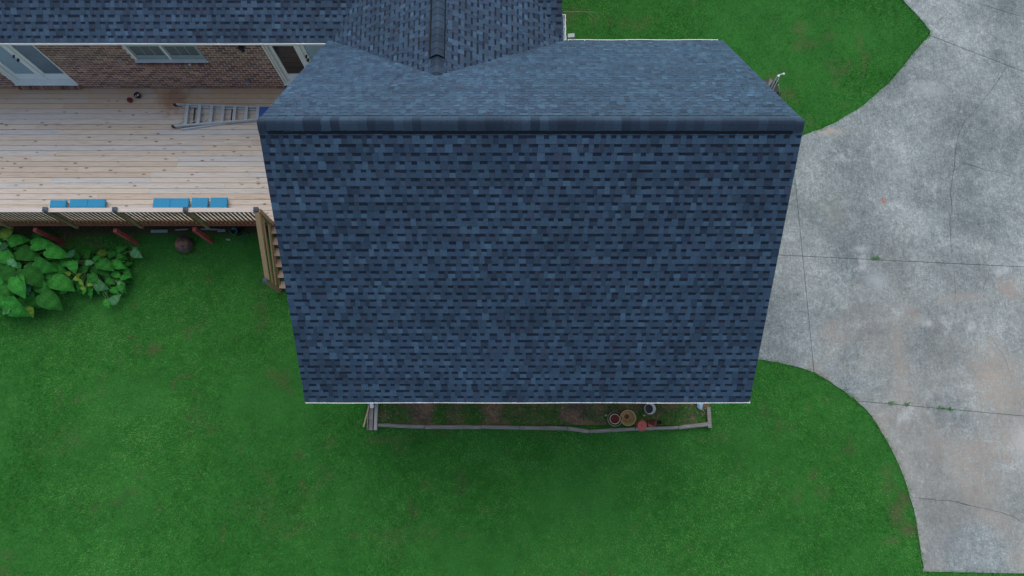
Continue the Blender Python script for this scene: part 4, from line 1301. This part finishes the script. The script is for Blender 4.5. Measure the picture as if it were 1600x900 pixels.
# ------------------------------------------------------------------ things on the grass below the deck
q = P(288, 382, .2)
t_ = thing('fire_pit_ball', 'round rusty dark metal fire pit ball on the grass by the deck', 'fire pit', (q.x, q.y, 0))
m_ = MB(); pr = [(0.0, .43)] + [(.225*math.sin(a)*(1), .205 + .225*math.cos(a)) for a in [R(12*k) for k in range(1, 15)]] + [(.06, 0)]
m_.lathe(pr, 30, (q.x, q.y, 0)); m_.build('body', M['rust'], t_, smooth=True)
m_ = MB(); m_.lathe([(0,.012),(.022,.010),(.026,0)], 12, (q.x+.05, q.y-.10, .395), Matrix.Rotation(R(28), 4, 'X')); m_.build('vent_hole', M['black'], t_)
m_ = MB(); m_.lathe([(.10,0),(.12,.0),(.10,.03),(.09,.03)], 16, (q.x, q.y, 0)); m_.build('base_ring', M['rust'], t_)
for (a, b, w, lb) in (((236, 361.5), (262, 361), .075, 'pale flat plank on the ground left of the fire pit ball'), ((314, 358), (352, 359), .035, 'long thin pale board lying under the deck edge'), ((340, 361.5), (352, 361), .03, 'short thin board lying under the deck edge'), ((274, 359.5), (294, 358), .03, 'thin weathered board lying behind the fire pit ball'), ((353.5, 374), (360, 375), .035, 'tiny pale scrap lying on the grass below the bucket')):
    A_, B_ = P(*a, .05), P(*b, .05)
    m_ = MB(); m_.bar(A_, B_, w, .03); o = m_.build('plank', M['plank'], origin=(A_+B_)/2); tag(o, lb, 'plank')
t_, c, Mx = pot('bucket', 'teal bucket standing under the deck edge near the stairs', 'bucket', 365, 361, .095, .2, M['teal'], M['teal'], None, z0=0)
m_ = MB(); c2 = P(372, 362, .05)
t_ = thing('plant_pot', 'black plastic nursery pot beside the teal bucket', 'pot', c2)
m_.lathe([(0,0),(.11,0),(.14,.16),(.13,.16),(.10,.02),(0,.02)], 20, c2); m_.build('body', M['black'], t_, smooth=True)

# ------------------------------------------------------------------ equipment behind the garage
q = P(1207, 133, .45)
t_ = thing('yard_cart', 'dark yard cart with thin silver handles partly hidden behind the garage roof', 'cart', (q.x, q.y, 0))
def v(px, py, z): return P(px, py, z)
m_ = MB(); tp = [v(1197,134,.62), v(1209,124,.66), v(1215,136,.62), v(1214,148,.58), v(1203,146,.56)]
bt = [v(1200,138,.1), v(1208,131,.1), v(1212,138,.1), v(1211,145,.1), v(1204,144,.1)]
m_.add(tp + bt, [(0,1,2,3,4)[::-1]] + [(i, (i+1) % 5, 5+(i+1) % 5, 5+i) for i in range(5)]); m_.build('tub', M['black'], t_)
m_ = MB(); m_.add([v(1190,127,.5), v(1203,122,.74), v(1208,126,.76), v(1199,139,.70), v(1194,134,.5)], [(0,1,2,3,4)]); m_.add([v(1190,127,.46), v(1203,122,.70), v(1208,126,.72), v(1199,139,.66), v(1194,134,.46)], [(4,3,2,1,0)])
m_.build('tarp', M['tarp'], t_)
m_ = MB(); m_.tube([v(1205,137,.66), v(1210,127,.85), v(1215,118,1.0), v(1224,115,1.05)], .014, 8)
m_.tube([v(1208,140,.66), v(1213,130,.85), v(1217,122,.95)], .012, 8); m_.build('handle', M['alu'], t_)
for a, b in (((1216.5, 119), 1.02), ((1224.5, 115.5), 1.07)):
    c = v(*a, b); m_ = MB(); m_.lathe([(0,.03),(.022,.022),(.03,0),(.022,-.022),(0,-.03)], 10, c); m_.build('grip', M['bucket'], t_, smooth=True)
m_ = MB(); m_.tube([v(1216,132,.7), v(1218,140,.5), v(1217,148,.3)], .010, 6); m_.build('cord', M['alu'], t_)
for (px, py) in ((1207, 131), (1211, 147)):
    c = v(px, py, .15); m_ = MB(); m_.lathe([(.06,-.02),(.13,-.025),(.15,0),(.13,.025),(.06,.02),(.0,.02)], 16, c, Matrix.Rotation(R(90), 4, 'X') @ Matrix.Identity(4)); m_.build('wheel', M['black'], t_, smooth=True)

# ------------------------------------------------------------------ broad-leaved plants by the deck
def leaf_mesh(seed):
    r = random.Random(seed); m_ = MB()
    # heart-shaped leaf, length 1 along +x from its stalk, slight fold and droop
    prof = [(-.10,.16),(-.04,.30),(.10,.40),(.28,.42),(.48,.37),(.66,.28),(.82,.15),(.94,.05),(1.0,0)]
    fold = r.uniform(.10, .28); droop = r.uniform(.18, .42); wav = r.uniform(.02, .05)
    def Z(x, y): return -droop*max(0, x)**2 + abs(y)*fold - (abs(y)**2)*fold*1.6 + wav*math.sin(x*11 + abs(y)*9)
    vs = []; cs = []
    for (x, w) in prof:
        xm_ = x if x > 0 else 0
        for s in (-1, -.52, 0, .52, 1):
            yy = s*w
            xx = x if abs(s) > .3 else max(x, .0)
            if abs(s) == 1: xx += r.uniform(-.012, .012)
            vs.append((xx, yy + (r.uniform(-.01,.01) if abs(s) == 1 else 0), Z(xx, yy)))
    fs = []; col = []
    for i in range(len(prof)-1):
        for j in range(4):
            fs.append((i*5+j, (i+1)*5+j, (i+1)*5+j+1, i*5+j+1))
            k = 1.12 if j in (1, 2) else .95
            k *= 1 + .10*(-1)**i
            col.append((k, k, k*.98))
    m_.add(vs, fs, col)
    # raised pale midrib
    for i in range(len(prof)-1):
        a = vs[i*5+2]; b = vs[(i+1)*5+2]
        w0 = .016*(1-i/9); w1 = .016*(1-(i+1)/9)
        m_.add([(a[0],-w0,a[2]+.010),(a[0],w0,a[2]+.010),(b[0],w1,b[2]+.010),(b[0],-w1,b[2]+.010)], [(0,3,2,1)], (1.9,1.6,1.6))
    return m_
LM = {}
for key in ('leaf', 'leaf_blue', 'leaf_pale', 'leaf_yel'):
    LM[key] = [leaf_mesh(s + 10).mesh('leaf', M[key], smooth=True) for s in range(5)]
lrn = random.Random(31)
def add_leaf(plant, root, zx, zy, rad, ang, z, kind='leaf', roll=None, pitch=None):
    """zx, zy in the enlarged crop (x5.29 from 0,340); rad = half length; ang = tip direction, degrees, 0 = right, 90 = up in the photo"""
    L = rad*2/5.29/62.0
    c = P(zx/5.29, 340 + zy/5.29, z)
    a = R(ang); base = c - Vector((math.cos(a), math.sin(a), 0))*L*.45
    o = inst('leaf', lrn.choice(LM[kind]), plant, base, ((roll if roll is not None else R(lrn.uniform(-22, 22))), (pitch if pitch is not None else R(lrn.uniform(-14, 10))), a), (L, L*lrn.uniform(.85, 1.05), L))
    s_ = MB(); mid = base.lerp(root, .5) + Vector((lrn.uniform(-.05,.05), lrn.uniform(-.05,.05), .12))
    s_.tube([root, mid, base], [.012, .009, .006], 5, False); s_.build('leaf_stalk', M['stem'], plant)
def plant(name, label, center, leaves, extra, reg):
    rt = P(center[0]/5.29, 340+center[1]/5.29, 0)
    t = thing(name, label, 'plant', rt)
    for (zx, zy, rad, ang, z, *k) in leaves: add_leaf(t, rt, zx, zy, rad, ang, z, *(k if k else []))
    for _ in range(extra):
        zx = lrn.uniform(reg[0], reg[2]); zy = lrn.uniform(reg[1], reg[3])
        add_leaf(t, rt, zx, zy, lrn.uniform(38, 70)*(.62 if center[0] > 500 else 1), math.degrees(math.atan2(-(zy-center[1]), zx-center[0])) + lrn.uniform(-40, 40), lrn.uniform(.12, .38))
    return t
plant('broad_leaved_plant', 'large plant with heart-shaped leaves at the left edge below the deck', (150, 420),
  [(340,215,78,10,.85),(460,285,85,-10,.8),(590,285,42,80,.75,'leaf_blue'),(265,485,105,-38,.92),(150,570,90,-65,.95),(355,405,85,-25,.85),(510,540,88,-20,.75),
   (345,575,70,-30,.7),(410,690,98,-35,.7),(110,755,100,-42,.8),(255,690,70,-60,.65),(240,780,45,-70,.5,'leaf_yel'),(45,600,60,-50,.85),(45,330,75,-30,.95),(35,765,50,-160,.7,'leaf_pale'),
   (100,385,45,-50,1.0,'leaf_pale'),(140,180,75,20,.8),(20,225,45,120,.95,'leaf_blue'),(225,300,100,-15,.75),(130,430,60,-100,.9),(400,510,65,-60,.6),(465,430,70,-10,.6),(215,580,60,-75,.75,'leaf_blue'),
   (60,120,60,60,.7,'leaf_yel'),(70,480,80,-60,.98),(200,720,75,-50,.55),(20,690,60,-80,.7),(300,640,70,-20,.5),(-60,400,95,-140,.9),(-70,560,95,-120,.85),(-80,720,85,-100,.7),(-60,230,80,150,.85)],
  60, (-80, 120, 470, 740))
plant('broad_leaved_plant', 'looser vine-like plant with smaller leaves between the big plant and the lawn', (800, 400),
  [(545,350,55,120,.5),(600,405,50,-70,.6),(730,290,50,70,.5),(800,335,34,40,.55),(850,290,38,20,.5,'leaf_yel'),(870,390,68,-25,.6),(970,390,58,-15,.45),(1000,542,28,0,.35,'leaf_pale'),
   (955,675,48,40,.35,'leaf_pale'),(888,710,38,-70,.3),(828,568,55,-30,.45,'leaf_pale'),(780,500,50,-50,.5),(910,530,40,-30,.4),(740,372,34,0,.55,'leaf_pale'),(1125,300,52,-40,.45,'leaf_pale'),
   (650,575,45,-120,.35),(740,620,45,-90,.3),(850,430,66,-40,.5),(1060,470,36,-30,.3),(560,462,26,160,.55,'leaf_yel'),(650,468,26,60,.55,'leaf_yel'),(672,540,28,-60,.5,'leaf_yel'),(690,585,24,-40,.4,'leaf_yel'),
   (745,552,24,10,.42,'leaf_yel'),(930,300,40,20,.4),(1020,330,34,-10,.3),(700,430,42,-100,.4),(640,505,30,-20,.45,'leaf_yel'),(1040,430,30,-20,.3),(960,470,45,-30,.35)],
  95, (520, 250, 1060, 620))
rt = P(383, 366, 0)
t_ = thing('small_weed_plant', 'small leafy weed by the black pot under the deck edge', 'plant', rt)
for k in range(22):
    a = lrn.uniform(0, 6.28); d = lrn.uniform(.02, .2)
    inst('leaf', lrn.choice(LM['leaf_blue']), t_, rt + Vector((math.cos(a)*d, math.sin(a)*d*1.3, lrn.uniform(.05, .2))), (0, R(-10), a), (.09, .06, .08))
